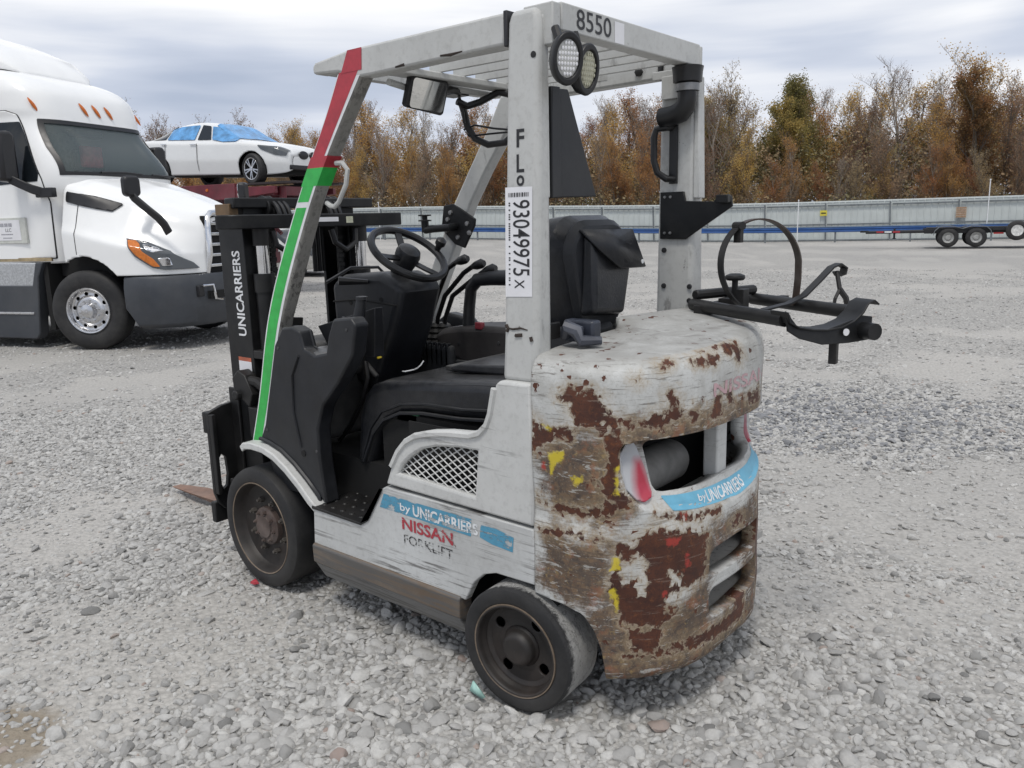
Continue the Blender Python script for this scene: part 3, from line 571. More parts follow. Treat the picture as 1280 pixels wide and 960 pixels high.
for y in (.30, .18, .06, -.06, -.18, -.30):
    b = MB(); b.box(-1.482, -.80, y-.006, y+.006, 2.031, 2.078); b.build('roof_slat', M_guard, FL, bevel=.002)
# small white bar stays under the roof
b = MB(); b.tube([(-.80, .38, 1.985), (-.78, .25, 1.975), (-.78, .20, 2.00), (-.77, -.2, 2.0)], .012, 8); b.build('support_rod', M_guard, FL)
lettering('black_lettering', '8550', (-1.5362, .332, 2.043), (0, -.178, 0), (0, 0, .054), M_ink, FL, .004)
quad('white_sticker', [(-1.5358, .135, 2.034), (-1.5358, .082, 2.034), (-1.5358, .082, 2.094), (-1.5358, .135, 2.094)], M_sticker, FL)
py = lambda z: np.interp(z, [1.20, 1.95], [.495, .468])+.0012
def pil(x, z, d=0): return (x, float(py(z))+d, z)
for ch, z, h in (('F', 1.722, .050), ('L', 1.653, .050), ('o', 1.615, .030)):
    lettering('black_lettering', ch, pil(-1.425, z), (-.028, 0, 0), (0, float(py(z+h)-py(z)), h), M_ink, FL, .02)
quad('lot_sticker', [pil(-1.383, 1.298, .0005), pil(-1.483, 1.302, .0005), pil(-1.483, 1.612, .0005), pil(-1.383, 1.613, .0005)], M_sticker, FL)
dy = .036
lettering('lot_number', '93049975', pil(-1.412, 1.576, .0014), (0, dy*.215, -.215), (-.062, 0, 0), M_ink, FL, .004)
lettering('lot_number', 'X', pil(-1.418, 1.350, .0014), (0, dy*.026, -.026), (-.036, 0, 0), M_ink, FL, .004)
b_ = random.Random(4)
V = []; F = []
x = -1.395; z = 1.600
k = 0
while x > -1.47:
    w = b_.choice((.0015, .003, .0045)); V += [pil(x, 1.585, .0014), pil(x-w, 1.585, .0014), pil(x-w, 1.597, .0014), pil(x, 1.597, .0014)]; F.append((k, k+1, k+2, k+3)); k += 4; x -= w+b_.choice((.0015, .003))
link('barcode_print', mesh_from('barcode', V, F), M_ink, FL)
V = []; F = []; k = 0
for z in np.arange(1.57, 1.33, -.0065):
    if b_.random() < .35: continue
    V += [pil(-1.396, z, .0014), pil(-1.402, z, .0014), pil(-1.402, z-.004, .0014), pil(-1.396, z-.004, .0014)]; F.append((k, k+1, k+2, k+3)); k += 4
link('small_print', mesh_from('print', V, F), M_ink, FL)
for x, z in ((-1.43, 1.155), ) :
    b = MB(); b.tube([(-1.395, .496, 1.205), (-1.41, .496, 1.203), (-1.44, .496, 1.208), (-1.465, .496, 1.204)], [.002, .0035, .003, .0015], 5); b.build('paint_gouge', simple('dark_scratch', (.035, .025, .02), .8), FL)
for pts in ([(-1.385, .497, 1.215), (-1.392, .497, 1.205), (-1.388, .497, 1.195)], [(-1.478, .498, 1.185), (-1.482, .498, 1.172)], [(-1.42, .497, 1.185), (-1.445, .497, 1.188)]):
    b = MB(); b.tube(pts, .0055, 6); b.build('paint_gouge', MATS['dark_scratch'], FL)
for pts in ([(-1.125, .4622, 2.012), (-1.165, .4622, 2.009), (-1.215, .4622, 2.012)], [(-.925, .4622, 2.006), (-.965, .4622, 2.008)]):
    b = MB(); b.tube(pts, [.003, .005, .002][:len(pts)], 5); b.build('paint_gouge', MATS['dark_scratch'], FL)
b = MB(); b.lathe([(0, 0), (.009, .0), (.009, .002), (0, .003)], (-1.485, .467, 1.965), 'y', 10); b.build('plug', M_rubber, FL)
# right pillar hardware
for x, z in ((-1.408, 1.395), (-1.408, 1.262), (-1.515, 1.262), (-1.515, 1.21)):
    b = MB(); b.lathe([(0, 0), (.010, .0), (.009, .006), (0, .008)], (x, -.405, z), 'y', 10); b.build('pillar_bolt', M_ink, FL)
me = plate([(-1.395, 1.606), (-1.49, 1.606), (-1.498, 1.572), (-1.61, 1.566), (-1.622, 1.586), (-1.675, 1.584), (-1.68, 1.548), (-1.50, 1.435), (-1.395, 1.437)], [], 'y', -.403, -.393); link('bracket_plate', me, M_bsteel_g, FL, bevel=.002)
for x, z in ((-1.415, 1.588), (-1.438, 1.588), (-1.415, 1.458), (-1.438, 1.458)):
    b = MB(); b.lathe([(0, 0), (.006, 0), (.005, .004), (0, .005)], (x, -.393, z), 'y', 8); b.build('bracket_bolt', M_steel, FL)
b = MB(); b.box(-1.675, -1.63, -.393, -.365, 1.560, 1.588); b.build('bracket_lip', M_bsteel_g, FL, bevel=.003)
b = MB(); b.tube([(-1.440, -.40, 1.835), (-1.43, -.372, 1.832), (-1.395, -.362, 1.828), (-1.385, -.362, 1.80), (-1.385, -.362, 1.72), (-1.40, -.362, 1.675), (-1.435, -.366, 1.652), (-1.45, -.40, 1.652)], .0125, 10); b.box(-1.462, -1.43, -.403, -.392, 1.635, 1.848); b.build('grab_handle', M_hose, FL, bevel=.002)
b = MB(); b.lathe([(.030, -.045), (.034, .0), (.036, .018), (.050, .022), (.052, .055), (.055, .072), (.050, .074), (.046, .05), (.03, .03)], (-1.515, -.365, 1.954), 'z', 24, caps=False); b.build('intake_cup', M_hose, FL)
b = MB(); b.tube([(-1.515, -.365, 1.955), (-1.515, -.365, 1.925), (-1.509, -.365, 1.898), (-1.49, -.365, 1.878), (-1.455, -.367, 1.868), (-1.41, -.37, 1.868)], [.034, .034, .036, .037, .036, .034], 14); b.build('intake_elbow', M_hose, FL)
b = MB(); b.lathe([(.037, -.012), (.041, -.012), (.041, .012), (.037, .012)], (-1.515, -.365, 1.958), 'z', 24, caps=False); b.build('hose_clamp', M_steel, FL)
b = MB(); b.box(-1.50, -1.40, -.404, -.385, 1.93, 2.01); b.box(-1.55, -1.36, -.398, -.388, 2.0, 2.03); b.build('intake_bracket', M_guard, FL, bevel=.003)
b = MB(); b.lathe([(0, 0), (.016, 0), (.016, .010), (.008, .014), (0, .014)], (-1.30, -.400, 2.04), 'y', 6); b.build('rail_bolt', M_bsteel, FL)
quad('warning_sticker', [(-1.06, -.3985, 2.03), (-1.16, -.3985, 2.03), (-1.16, -.3985, 2.065), (-1.06, -.3985, 2.065)], simple('faded_sticker', (.48, .48, .46), .5), FL)
# rear shield
b = MB(); b.prism([(.405, 1.886), (.305, 1.89), (.16, 1.585), (.41, 1.58)], 'x', -1.485, -1.470); b.build('rear_shield', M_plastic, FL, bevel=.004)
b = MB(); b.prism([(.405, 1.888), (.365, 1.889), (.365, 1.582), (.41, 1.579)], 'x', -1.500, -1.485); b.build('shield_flange', M_plastic, FL, bevel=.003)
# work lamps under the rear crossbar
def lamp(c, rz, lens):
    b = MB(); b.lathe([(0, .055), (.035, .05), (.050, .025), (.055, -.005), (.052, -.013), (.041, -.013), (.038, -.004), (0, -.004)], (0, 0, 0), 'x', 28)
    M = Matrix.Translation(c) @ Matrix.Rotation(rz, 4, 'Z') @ Matrix.Rotation(R(-8), 4, 'Y') @ Matrix.Diagonal((.85, .86, 1.26, 1)); b.xform(M); h = b.build('work_lamp', M_hose, FL, bevel=.002)
    b = MB(); b.lathe([(0, -.010), (.026, -.009), (.039, -.005)], (0, 0, 0), 'x', 24, caps=False); b.xform(M); b.build('lens', lens, h)
    b = MB()
    for i in range(-3, 4):
        for j in range(-3, 4):
            if i*i+j*j < 11: b.lathe([(0, -.012), (.0038, -.0105), (.0045, -.008)], (0, i*.0102, j*.0102), 'x', 6, caps=False)
    b.xform(M); b.build('led', M_sticker if lens is M_lens else lens, h)
    b = MB(); b.tube([(c[0]+.03, c[1]-.02, c[2]+.03), (c[0]+.06, c[1]-.03, 2.03)], .012, 8); b.build('lamp_bracket', M_hose, h)
lamp((-1.600, .470, 1.938), R(-26), M_lens); lamp((-1.595, .372, 1.922), R(-4), M_lensy)
# mirror, hoses
b = MB(); b.prism([(-.105, -.058), (-.095, -.068), (.10, -.06), (.108, -.05), (.105, .055), (.092, .066), (-.098, .066), (-.108, .055)], 'x', -.012, .018)
MM = Matrix.Translation((-.815, .222, 1.957)) @ Matrix.Rotation(R(-2), 4, 'Z') @ Matrix.Rotation(R(-16), 4, 'Y') @ Matrix.Rotation(R(3), 4, 'X') @ Matrix.Diagonal((1, .84, .88, 1)); b.xform(MM); mo = b.build('mirror', M_hose, FL, bevel=.006)
b = MB(); b.add([(-.0135, y, z) for y, z in rrect(-.094, .094, -.056, .056, .014, 3)], [tuple(range(16))]); b.v = b.v; b.f = [tuple(range(len(b.v)))]; b.xform(MM); b.build('mirror_glass', M_mirror, mo)
b = MB(); b.tube([(-.80, .19, 1.96), (-.80, .08, 1.99), (-.75, -.04, 2.0)], .012, 8); b.box(-.76, -.68, -.06, .02, 1.985, 2.012); b.build('mirror_arm', M_hose, mo)
b = MB(); b.tube([(-.735, -.02, 1.965), (-.75, -.06, 1.95), (-.78, -.10, 1.965), (-.83, -.15, 2.0), (-.88, -.19, 1.985), (-.90, -.21, 1.93), (-.885, -.20, 1.86), (-.84, -.17, 1.815), (-.78, -.14, 1.81), (-.73, -.12, 1.835), (-.71, -.10, 1.88), (-.715, -.08, 1.93), (-.73, -.05, 1.96)], .0135, 10); b.build('cable_loop', M_hose, FL)
b = MB(); b.tube([(-.87, -.19, 1.86), (-.80, -.15, 1.87), (-.74, -.11, 1.885), (-.70, -.09, 1.87), (-.715, -.10, 1.845), (-.79, -.14, 1.85), (-.87, -.19, 1.855)], .004, 6); b.tube([(-.735, -.03, 1.99), (-.735, -.05, 1.93), (-.73, -.06, 1.89)], .006, 6); b.build('thin_cable', M_hose, FL)
b = MB(); b.lathe([(0, 0), (.03, 0), (.045, .03), (.04, .05), (0, .055)], (-.70, .28, 1.90), 'z', 16)
b.xform(Matrix.Translation((-.60, .40, 1.93)) @ Matrix.Rotation(R(60), 4, 'Y') @ Matrix.Translation((.70, -.28, -1.92))); b.build('horn', M_hose, FL)
M_steelnut_ = simple('dull_screw', (.07, .07, .072), .45, .5, var=.3)
# ---- front cowl (left and right) ------------------------------------
cp = [(-.015, .648), (-.060, .72), (-.175, 1.06), (-.235, 1.135), (-.300, 1.14), (-.345, 1.125), (-.365, 1.06), (-.43, 1.04), (-.50, 1.055), (-.52, 1.12), (-.555, 1.185), (-.655, 1.195), (-.680, 1.17), (-.655, 1.06), (-.56, .945), (-.46, .85), (-.415, .75), (-.415, .62), (-.44, .452), (-.425, .455), (-.385, .485), (-.32, .538), (-.24, .590), (-.16, .630), (-.08, .652)]
def cowl(sg, top=True):
    pts = cp if top else [(-.015, .648), (-.060, .72), (-.175, 1.06), (-.235, 1.10), (-.36, 1.08), (-.46, .98), (-.475, .75), (-.480, .66), (-.535, .60), (-.57, .452), (-.43, .455), (-.385, .485), (-.32, .538), (-.24, .590), (-.16, .630), (-.08, .652)]
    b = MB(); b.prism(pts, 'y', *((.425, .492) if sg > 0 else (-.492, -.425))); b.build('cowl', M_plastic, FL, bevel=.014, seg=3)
    b = MB(); b.loft([[(x, .478*sg, z), (x+d_, .31*sg, z), (xf_, .31*sg, z), (xf_, .478*sg, z)] for z, x, d_, xf_ in ((.455, -.432, .17, -.10), (.62, -.41, .17, -.03), (.75, -.408, .17, -.07), (.84, -.445, .17, -.10), (.94, -.53, .17, -.14), (1.03, -.60, .16, -.17), (1.035, -.60, .16, -.17))]); b.build('cowl_inner', M_plastic, FL, bevel=.02, seg=3, sharp=50)
cowl(1); cowl(-1, False)
b = MB(); b.tube([(-.40, .493, .45), (-.395, .493, .478), (-.33, .493, .53), (-.25, .493, .585), (-.165, .493, .628), (-.085, .493, .648), (-.02, .493, .655)], .009, 6)
b.tube([(-.30, .4935, .66), (-.27, .494, .80), (-.28, .494, .95), (-.33, .494, 1.03)], .006, 6); b.build('cowl_rib', M_plastic, FL)
b = MB(); b.lathe([(0, 0), (.013, 0), (.013, .003), (0, .0035)], (-.315, .492, .638), 'y', 16); b.build('cowl_hole', M_hole, FL)
for x, z in ((-.075, .70), (-.20, 1.05), (-.40, .66), (-.63, 1.15)):
    b = MB(); b.lathe([(0, 0), (.007, 0), (.006, .003), (0, .0035)], (x, .4915, z), 'y', 8); b.build('cowl_screw', M_steelnut_, FL)
for x, z in ((-.25, 1.20), (-.44, 1.22), (-.26, .95)):
    b = MB(); b.lathe([(0, 0), (.010, 0), (.009, .003), (0, .001)], (x, .1545, z), 'y', 10); b.build('column_screw', M_hole, FL)
for x, z in ((-.52, 1.0), (-.75, 1.02), (-.60, .91)):
    b = MB(); b.lathe([(0, 0), (.008, 0), (.007, .003), (0, .004)], (x, -.2005, z), 'y', 8); b.build('console_screw', M_steelnut_, FL)
b = MB(); b.tube([(-.135, .1555, 1.20), (-.30, .1565, 1.215), (-.53, .1555, 1.20)], .004, 5); b.tube([(-.33, .1555, 1.19), (-.31, .1555, .90)], .004, 5); b.build('column_seam', M_hole, FL)
b = MB(); b.tube([(-.34, .17, .96), (-.37, .19, .90), (-.36, .22, .80), (-.30, .24, .70), (-.22, .24, .62)], .009, 8); b.tube([(-.30, .12, .90), (-.33, .20, .78), (-.27, .23, .66)], .006, 6); b.build('floor_wiring', M_hose, FL)
b = MB(); b.lathe([(0, 0), (.055, 0), (.055, .012), (.04, .016), (.038, .03), (0, .032)], (-.435, .43, 1.035), 'z', 24); b.build('reservoir_cap', M_steel, FL)
b = MB(); b.tube([(-.345, .44, 1.125), (-.365, .44, 1.06), (-.43, .44, 1.043), (-.50, .44, 1.058), (-.52, .44, 1.12), (-.555, .44, 1.187)], .008, 6); b.hexa([(-.36, .31, 1.03), (-.36, .36, 1.03), (-.62, .36, 1.03), (-.62, .31, 1.03)], [(-.30, .33, 1.13), (-.30, .37, 1.13), (-.66, .38, 1.22), (-.66, .34, 1.22)]); b.build('cowl_lip', M_plastic, FL, bevel=.006)
b = MB(); b.tube([(-.60, .42, 1.10), (-.615, .415, 1.20), (-.625, .41, 1.25)], [.024, .022, .019], 12); b.lathe([(0, 0), (.022, 0), (.022, .012), (.012, .014), (0, .010)], (-.626, .41, 1.25), 'z', 14); b.build('brake_lever', M_plastic, FL)
b = MB(); b.box(-.30, -.05, -.41, .41, .90, 1.06); b.box(-.26, -.03, -.45, .45, .64, .92); b.build('dashboard', M_plastic_d, FL, bevel=.03, seg=3)
b = MB(); b.prism([(-.12, 1.275), (-.20, 1.315), (-.44, 1.325), (-.545, 1.285), (-.555, 1.25), (-.50, 1.10), (-.40, .90), (-.37, .84), (-.20, .86), (-.13, 1.06)], 'y', -.085, .155); b.build('steering_column', M_plastic, FL, bevel=.03, seg=3)
b = MB(); b.prism([(-.40, .86), (-.38, .64), (-.20, .64), (-.20, .86)], 'y', -.06, .12); b.tube([(-.33, .16, .95), (-.40, .165, .90)], .012, 8); b.build('column_base', M_plastic_d, FL, bevel=.02)
b = MB(); b.tube([(-.43, .185, 1.02), (-.445, .185, .985)], .010, 8); b.build('yellow_tag', M_yellow, FL)
# steering wheel
WM = Matrix.Translation((-.500, .050, 1.398)) @ Matrix.Rotation(R(-37), 4, 'Y')
b = MB(); b.tube([(.158*math.cos(a), .158*math.sin(a), 0) for a in np.linspace(0, 2*math.pi, 41)[:-1]], .0155, 10, closed=True); b.xform(WM); sw = b.build('steering_wheel', M_hose, FL)
b = MB()
for a in (90, 200, 340): b.strap([(.03*math.cos(R(a)), .03*math.sin(R(a)), -.02), (.09*math.cos(R(a)), .09*math.sin(R(a)), -.012), (.155*math.cos(R(a)), .155*math.sin(R(a)), 0)], (-math.sin(R(a)), math.cos(R(a)), 0), .03, .01)
b.xform(WM); b.build('spoke', M_hose, sw, bevel=.002)
b = MB(); b.lathe([(.035, -.11), (.045, -.05), (.05, -.02), (.052, .0), (.045, .02), (.025, .03), (0, .032)], (0, 0, 0), 'z', 24); b.xform(WM); b.build('wheel_hub', M_vinyl, sw)
b = MB(); b.lathe([(0, 0), (.012, .0), (.014, .02), (.022, .03), (.022, .05), (.012, .058), (0, .06)], (-.0, -.158, .01), 'z', 16); b.xform(WM); b.build('spinner_knob', M_hose, sw)
b = MB(); b.tube([(-.37, .16, 1.29), (-.34, .21, 1.295), (-.31, .26, 1.30)], [.010, .014, .018], 8); b.build('direction_lever', M_hose, FL)
b = MB(); b.tube([(-.10, .16, 1.28), (-.12, .04, 1.335), (-.14, -.10, 1.33), (-.16, -.14, 1.28)], .007, 6); b.build('column_cover_rim', M_plastic, FL)
# hydraulic levers and console
for i, (kx, ky, kz, bx) in enumerate([(-.545, -.215, 1.352, -.30), (-.61, -.245, 1.332, -.335), (-.665, -.255, 1.312, -.37)]):
    by = -.24-.012*i
    b = MB(); b.tube([(bx, by, 1.03), (bx-.015, by, 1.10), (bx-.07, by+.005, 1.20), (kx+.09, ky-.005, kz-.03), (kx+.03, ky, kz)], [.010, .010, .011, .011, .011], 8)
    b.tube([(kx+.035, ky, kz-.002), (kx+.01, ky, kz+.004), (kx-.02, ky, kz+.012), (kx-.035, ky, kz+.013)], [.011, .019, .021, .013], 10); lv = b.build('hydraulic_lever', M_hose, FL)
    b = MB(); b.lathe([(.034, -.07), (.026, -.055), (.032, -.045), (.023, -.03), (.028, -.02), (.02, -.005), (.024, .005), (.014, .02)], (bx, by, 1.055), 'z', 14); b.build('boot', M_rubber, lv)
b = MB(); b.box(-.50, -.22, -.40, -.17, .80, .99); b.build('console_front', M_plastic_d, FL, bevel=.02, seg=3)
b = MB()
for i in range(5): b.box(-.36-.03*i, -.345-.03*i, -.20, -.17, .90+.0*i, 1.0)
b.build('console_vent', M_plastic, FL, bevel=.004)
cs = [(-.36, 1.02), (-.42, 1.06), (-.52, 1.075), (-.66, 1.085), (-.95, 1.09), (-.95, .90), (-.60, .89), (-.48, .93), (-.40, .975)]
b = MB(); b.prism(cs, 'y', -.40, -.20); b.build('side_console', M_dash, FL, bevel=.025, seg=3)
b = MB(); b.prism([(-.50, .93), (-.50, .86), (-.95, .84), (-.95, .93)], 'y', -.42, -.19); b.build('console_base', M_plastic_d, FL, bevel=.01)
b = MB(); b.tube([(-.535, -.25, 1.05), (-.545, -.25, 1.15), (-.56, -.25, 1.235), (-.60, -.25, 1.275), (-.68, -.25, 1.285), (-.85, -.25, 1.29)], [.028, .026, .026, .029, .032, .034], 12); b.build('armrest', M_plastic, FL)
b = MB(); b.box(-.66, -.62, -.22, -.198, 1.07, 1.10); b.build('red_switch', simple('dull_red', (.22, .03, .04), .5), FL, bevel=.004)
# foot pedals, floor mat
b = MB(); b.hexa([(-.22, .0, .70), (-.22, -.10, .70), (-.31, -.10, .775), (-.31, .0, .775)], [(-.215, .0, .715), (-.215, -.10, .715), (-.305, -.10, .79), (-.305, .0, .79)]); pd = b.build('pedal', M_bsteel, FL, bevel=.003)
b = MB()
for i in range(7): b.tube([(-.222-.0125*i, .0, .716+.0105*i), (-.222-.0125*i, -.10, .716+.0105*i)], .0032, 5)
b.build('pedal_tread', M_steel, pd)
b = MB(); b.box(-.30, -.20, .10, .13, .64, .68); b.tube([(-.21, .08, .64), (-.30, .05, .72)], .02, 6); b.build('pedal_arm', M_bsteel, FL)
# tablet mount on the right front pillar
b = MB(); b.prism([(-.285, 1.592), (-.345, 1.60), (-.475, 1.53), (-.470, 1.50), (-.405, 1.402), (-.345, 1.42), (-.265, 1.49)], 'y', -.395, -.383); b.build('mount_plate', M_bsteel_g, FL, bevel=.003)
for x, z in ((-.31, 1.53), (-.33, 1.56), (-.37, 1.45), (-.43, 1.51), (-.30, 1.48), (-.44, 1.47)):
    b = MB(); b.lathe([(0, 0), (.012, 0), (.010, .008), (0, .010)], (x, -.383, z), 'y', 8); b.build('mount_bolt', M_steel, FL)
b = MB(); b.tube([(-.36, -.385, 1.50), (-.36, -.34, 1.495), (-.26, -.335, 1.49), (-.21, -.335, 1.485)], .017, 10); b.tube([(-.21, -.335, 1.475), (-.21, -.335, 1.53)], .017, 10); b.lathe([(0, 0), (.03, 0), (.03, .006), (.012, .008), (.012, .022), (.03, .024), (.03, .03), (0, .03)], (-.21, -.335, 1.525), 'z', 16); b.build('mount_arm', M_bsteel_g, FL)
b = MB(); b.box(-.375, -.345, -.3985, -.3995, 1.585, 1.615); b.build('yellow_sticker', M_yellow, FL)
# ---- mast -----------------------------------------------------------
for sg in (1, -1):
    Y = lambda a, c: (a*sg, c*sg) if sg > 0 else (c*sg, a*sg)
    b = MB()
    ch = [(.225, .335), (.415, .335), (.415, .245), (.392, .245), (.392, .312), (.248, .312), (.248, .245), (.225, .245)]
    b.prism([(x, y*sg) for x, y in ch], 'z', .10, 1.525); b.build('outer_mast_rail', M_bsteel_g, FL, bevel=.003)
    ch = [(.255, .305), (.385, .305), (.385, .20), (.365, .20), (.365, .28), (.275, .28), (.275, .20), (.255, .20)]
    b = MB(); b.prism([(x, y*sg) for x, y in ch], 'z', .13, 1.63); b.build('inner_mast_rail', M_bsteel_g, FL, bevel=.003)
    b = MB(); b.lathe([(0, 0), (.040, 0), (.040, .82), (.046, .82), (.046, .90), (0, .90)], (.185, .272*sg, .42), 'z', 20); cy = b.build('lift_cylinder', M_bsteel_g, FL)
    b = MB(); b.lathe([(0, 0), (.029, 0), (.029, .13), (0, .13)], (.185, .272*sg, 1.32), 'z', 20); b.build('piston_rod', M_chrome, cy)
    b = MB(); b.lathe([(0, 0), (.038, 0), (.038, .10), (0, .10)], (.185, .272*sg, 1.44), 'z', 16); b.build('cylinder_head', M_bsteel, cy)
    b = MB()   # leaf chain
    for k in range(46):
        z = .55+k*.0215; b.box(.222+(k % 2)*.004, .242-(k % 2)*.004, *Y(.175+(k % 2)*.003, .205-(k % 2)*.003), z, z+.018)
    b.build('lift_chain', M_bsteel, FL)
    b = MB(); b.box(.15, .225, *Y(.215, .335), .948, .985); b.box(.128, .15, *Y(.24, .30), .935, .99); b.build('cylinder_clamp', M_bsteel, FL, bevel=.004)
    b = MB(); b.lathe([(0, -.02), (.055, -.02), (.055, -.012), (.045, -.008), (.045, .008), (.055, .012), (.055, .02), (0, .02)], (.27, .18*sg, 1.60), 'y', 24); b.build('chain_pulley', M_bsteel, FL)
    for k in range(3):
        b = MB(); b.tube([(.26+.075*math.cos(a), (.115+.026*k)*sg, 1.555+.075*math.sin(a)) for a in np.linspace(math.pi*1.0, 0, 13)]+[(.335, (.115+.026*k)*sg, 1.30)], .011, 8); b.build('hydraulic_hose', M_hose, FL)
    b = MB(); b.tube([(.16, .09*sg, 1.50), (.15, .10*sg, 1.44), (.15, .16*sg, 1.405), (.15, .22*sg, 1.44), (.16, .23*sg, 1.50)], .014, 8); b.build('hose_bend', M_hose, FL)
# top tie plates
b = MB(); b.prism([(.215, .455), (.165, .43), (.135, .38), (.135, -.33), (.10, -.40), (.10, -.478), (.20, -.478), (.235, -.42), (.235, .455)], 'z', 1.512, 1.572); b.build('mast_tie_bar', M_bsteel_g, FL, bevel=.005)
b = MB(); b.box(.225, .30, -.405, .365, 1.60, 1.645); b.build('upper_tie_bar', M_bsteel_g, FL, bevel=.006)
b = MB(); b.box(.25, .36, .33, .375, 1.53, 1.62); b.build('brass_bracket', simple('dull_brass', (.17, .11, .06), .5, .5), FL, bevel=.003)
b = MB(); b.box(.20, .34, -.44, .44, .30, .40); b.box(.20, .30, -.44, .44, .10, .18); b.build('lower_tie_bar', M_bsteel, FL, bevel=.005)
quad('white_sticker', [(.1342, .03, 1.536), (.1342, -.115, 1.536), (.1342, -.115, 1.556), (.1342, .03, 1.556)], M_sticker, FL)
quad('warning_sticker', [(.1342, -.16, 1.528), (.1342, -.20, 1.528), (.1342, -.20, 1.558), (.1342, -.16, 1.558)], simple('cream_sticker', (.55, .56, .42), .5), FL)
lettering('mast_lettering', 'UNICARRIERS', (.262, .3362, 1.045), (0, 0, .375), (.062, 0, 0), M_wpr, FL, .022)
quad('warning_sticker', [(.345, .3362, .885), (.245, .3362, .885), (.245, .3362, .93), (.345, .3362, .93)], M_sticker, FL)
quad('warning_sticker', [(.345, .3362, .93), (.245, .3362, .93), (.245, .3362, .948), (.345, .3362, .948)], simple('orange_sticker', (.45, .12, .06), .5), FL)
# tilt pivot and small fittings on the left rail
b = MB(); b.prism([(.20, .74), (.31, .80), (.32, .86), (.27, .90), (.22, .88), (.17, .80)], 'y', .336, .395); b.tube([(.26, .37, .855), (.17, .36, .85), (.10, .34, .80)], .024, 10); b.tube([(.27, .34, .79), (.27, .42, .79)], .022, 10); b.box(.15, .22, .33, .39, .60, .74); b.build('tilt_bracket', M_bsteel, FL, bevel=.005)
b = MB(); b.prism([(.24, 1.16), (.16, 1.15), (.20, .9), (.29, .9)], 'x', .03, .05); b.xform(Matrix.Translation((-.02, .05, -.02))); b.build('gauge_plate', M_bsteel, FL, bevel=.003)
# carriage and forks
for sg in (1, -1):
    b = MB(); b.box(.36, .43, *((.338, .352) if sg > 0 else (-.352, -.338)), .30, .80); b.build('carriage_roller_plate', M_bsteel, FL, bevel=.004)
    hole = [(.440, .48), (.425, .50), (.405, .48), (.40, .40), (.41, .345), (.43, .33), (.44, .36)]
    me = plate([(.475*sg, .70), (.40*sg, .725), (.345*sg, .73), (.345*sg, .30), (.37*sg, .25), (.43*sg, .235), (.46*sg, .27), (.475*sg, .32)], [[(a*sg, c) for a, c in hole]], 'x', .415, .438); link('carriage_plate', me, M_bsteel, FL, bevel=.003)
    b = MB(); b.box(.385, .414, *((.455, .475) if sg > 0 else (-.475, -.455)), .32, .695); b.build('carriage_flange', M_bsteel, FL, bevel=.003)
b = MB(); b.box(.44, .475, -.472, .472, .60, .70); b.build('carriage_bar', M_bsteel, FL, bevel=.006)
b = MB(); b.box(.44, .475, -.472, .472, .17, .27); b.build('carriage_bar', M_bsteel, FL, bevel=.006)
for y in (.085, -.30):
    b = MB(); b.prism([(.477, .68), (.515, .68), (.515, .085), (.56, .072), (1.30, .055), (1.555, .035), (1.555, .028), (.50, .028), (.477, .05)], 'y', y-.055, y+.055)
    for i, v in enumerate(b.v):
        if v[0] > 1.5: b.v[i] = (v[0], y+(v[1]-y)*.45, v[2])
    b.build('fork', M_fork, FL, bevel=.003)
# ---- wheels ---------------------------------------------------------
def lug(parent, c, r, mat, n=6): b = MB(); b.lathe([(0, 0), (r, 0), (r, r*1.3), (r*.55, r*1.3), (r*.5, r*2.3), (0, r*2.4)], c, 'y', n); return b
M_tread = None
def dusty_tread():
    m, nt, p, o = newmat('dusty_worn_tread'); n = noise(nt, o, 16, 7, .75, .6); k = noise(nt, o, 60, 5, .7)
    sep = nd(nt, 'ShaderNodeSeparateXYZ'); nt.links.new(o, sep.inputs[0])
    e = math_(nt, 'ADD', sep.outputs[1], math_(nt, 'MULTIPLY', math_(nt, 'SUBTRACT', n, .5), .09))
    f = ramp(nt, math_(nt, 'ADD', e, .5), [(.470, 1), (.482, 0)])
    dust = mixc(nt, k, (.26, .255, .245), (.44, .435, .42)); dust = mixc(nt, ramp(nt, noise(nt, o, 9, 6, .7, 1.2), [(.50, 0), (.515, .8), (.53, 0)]), dust, (.06, .06, .058))
    setv(nt, p, 'Base Color', mixc(nt, f, (.024, .024, .025), dust)); setv(nt, p, 'Roughness', .8)
    bump(nt, p, math_(nt, 'ADD', n, math_(nt, 'MULTIPLY', k, .4)), .9, .012); return m
M_tread = dusty_tread()
def front_wheel(y, flip):
    t = MB(); t.lathe([(.200, .0), (.208, .004), (.240, .003), (.256, -.004), (.2625, -.018), (.2625, -.175), (.255, -.19), (.20, -.19)], (0, 0, 0), 'y', 72, caps=False); w = t.build('drive_wheel', M_rubber, FL)
    r = MB(); r.lathe([(.2005, -.19), (.2005, -.001), (.197, .0015), (.193, -.004), (.190, -.03), (.180, -.048), (.15, -.055), (.0, -.055)], (0, 0, 0), 'y', 64, caps=False); rim = r.build('rim', M_rim, w)
    e = MB(); e.lathe([(.2015, -.001), (.1995, .0035), (.1955, .002), (.1965, -.003)], (0, 0, 0), 'y', 64, caps=False); e.build('rim_edge', M_line, w)
    h = MB(); h.lathe([(.085, -.056), (.082, -.035), (.070, -.026), (.05, -.024), (.048, -.018), (.0, -.016)], (0, 0, 0), 'y', 32, caps=False); h.build('hub', M_hub, w)
    for k in range(8):
        a = R(22.5+45*k); lug(w, (.115*math.cos(a), -.055, .115*math.sin(a)), .0125, M_rim).build('lug_nut', M_steelnut, w)
    for k in range(8):
        a = R(45*k+10); lug(w, (.064*math.cos(a), -.033, .064*math.sin(a)), .009, M_rim).build('hub_bolt', M_hub, w)
    w.location = (0, y, .2625)
    if flip: w.rotation_euler = (0, 0, math.pi)
    return w
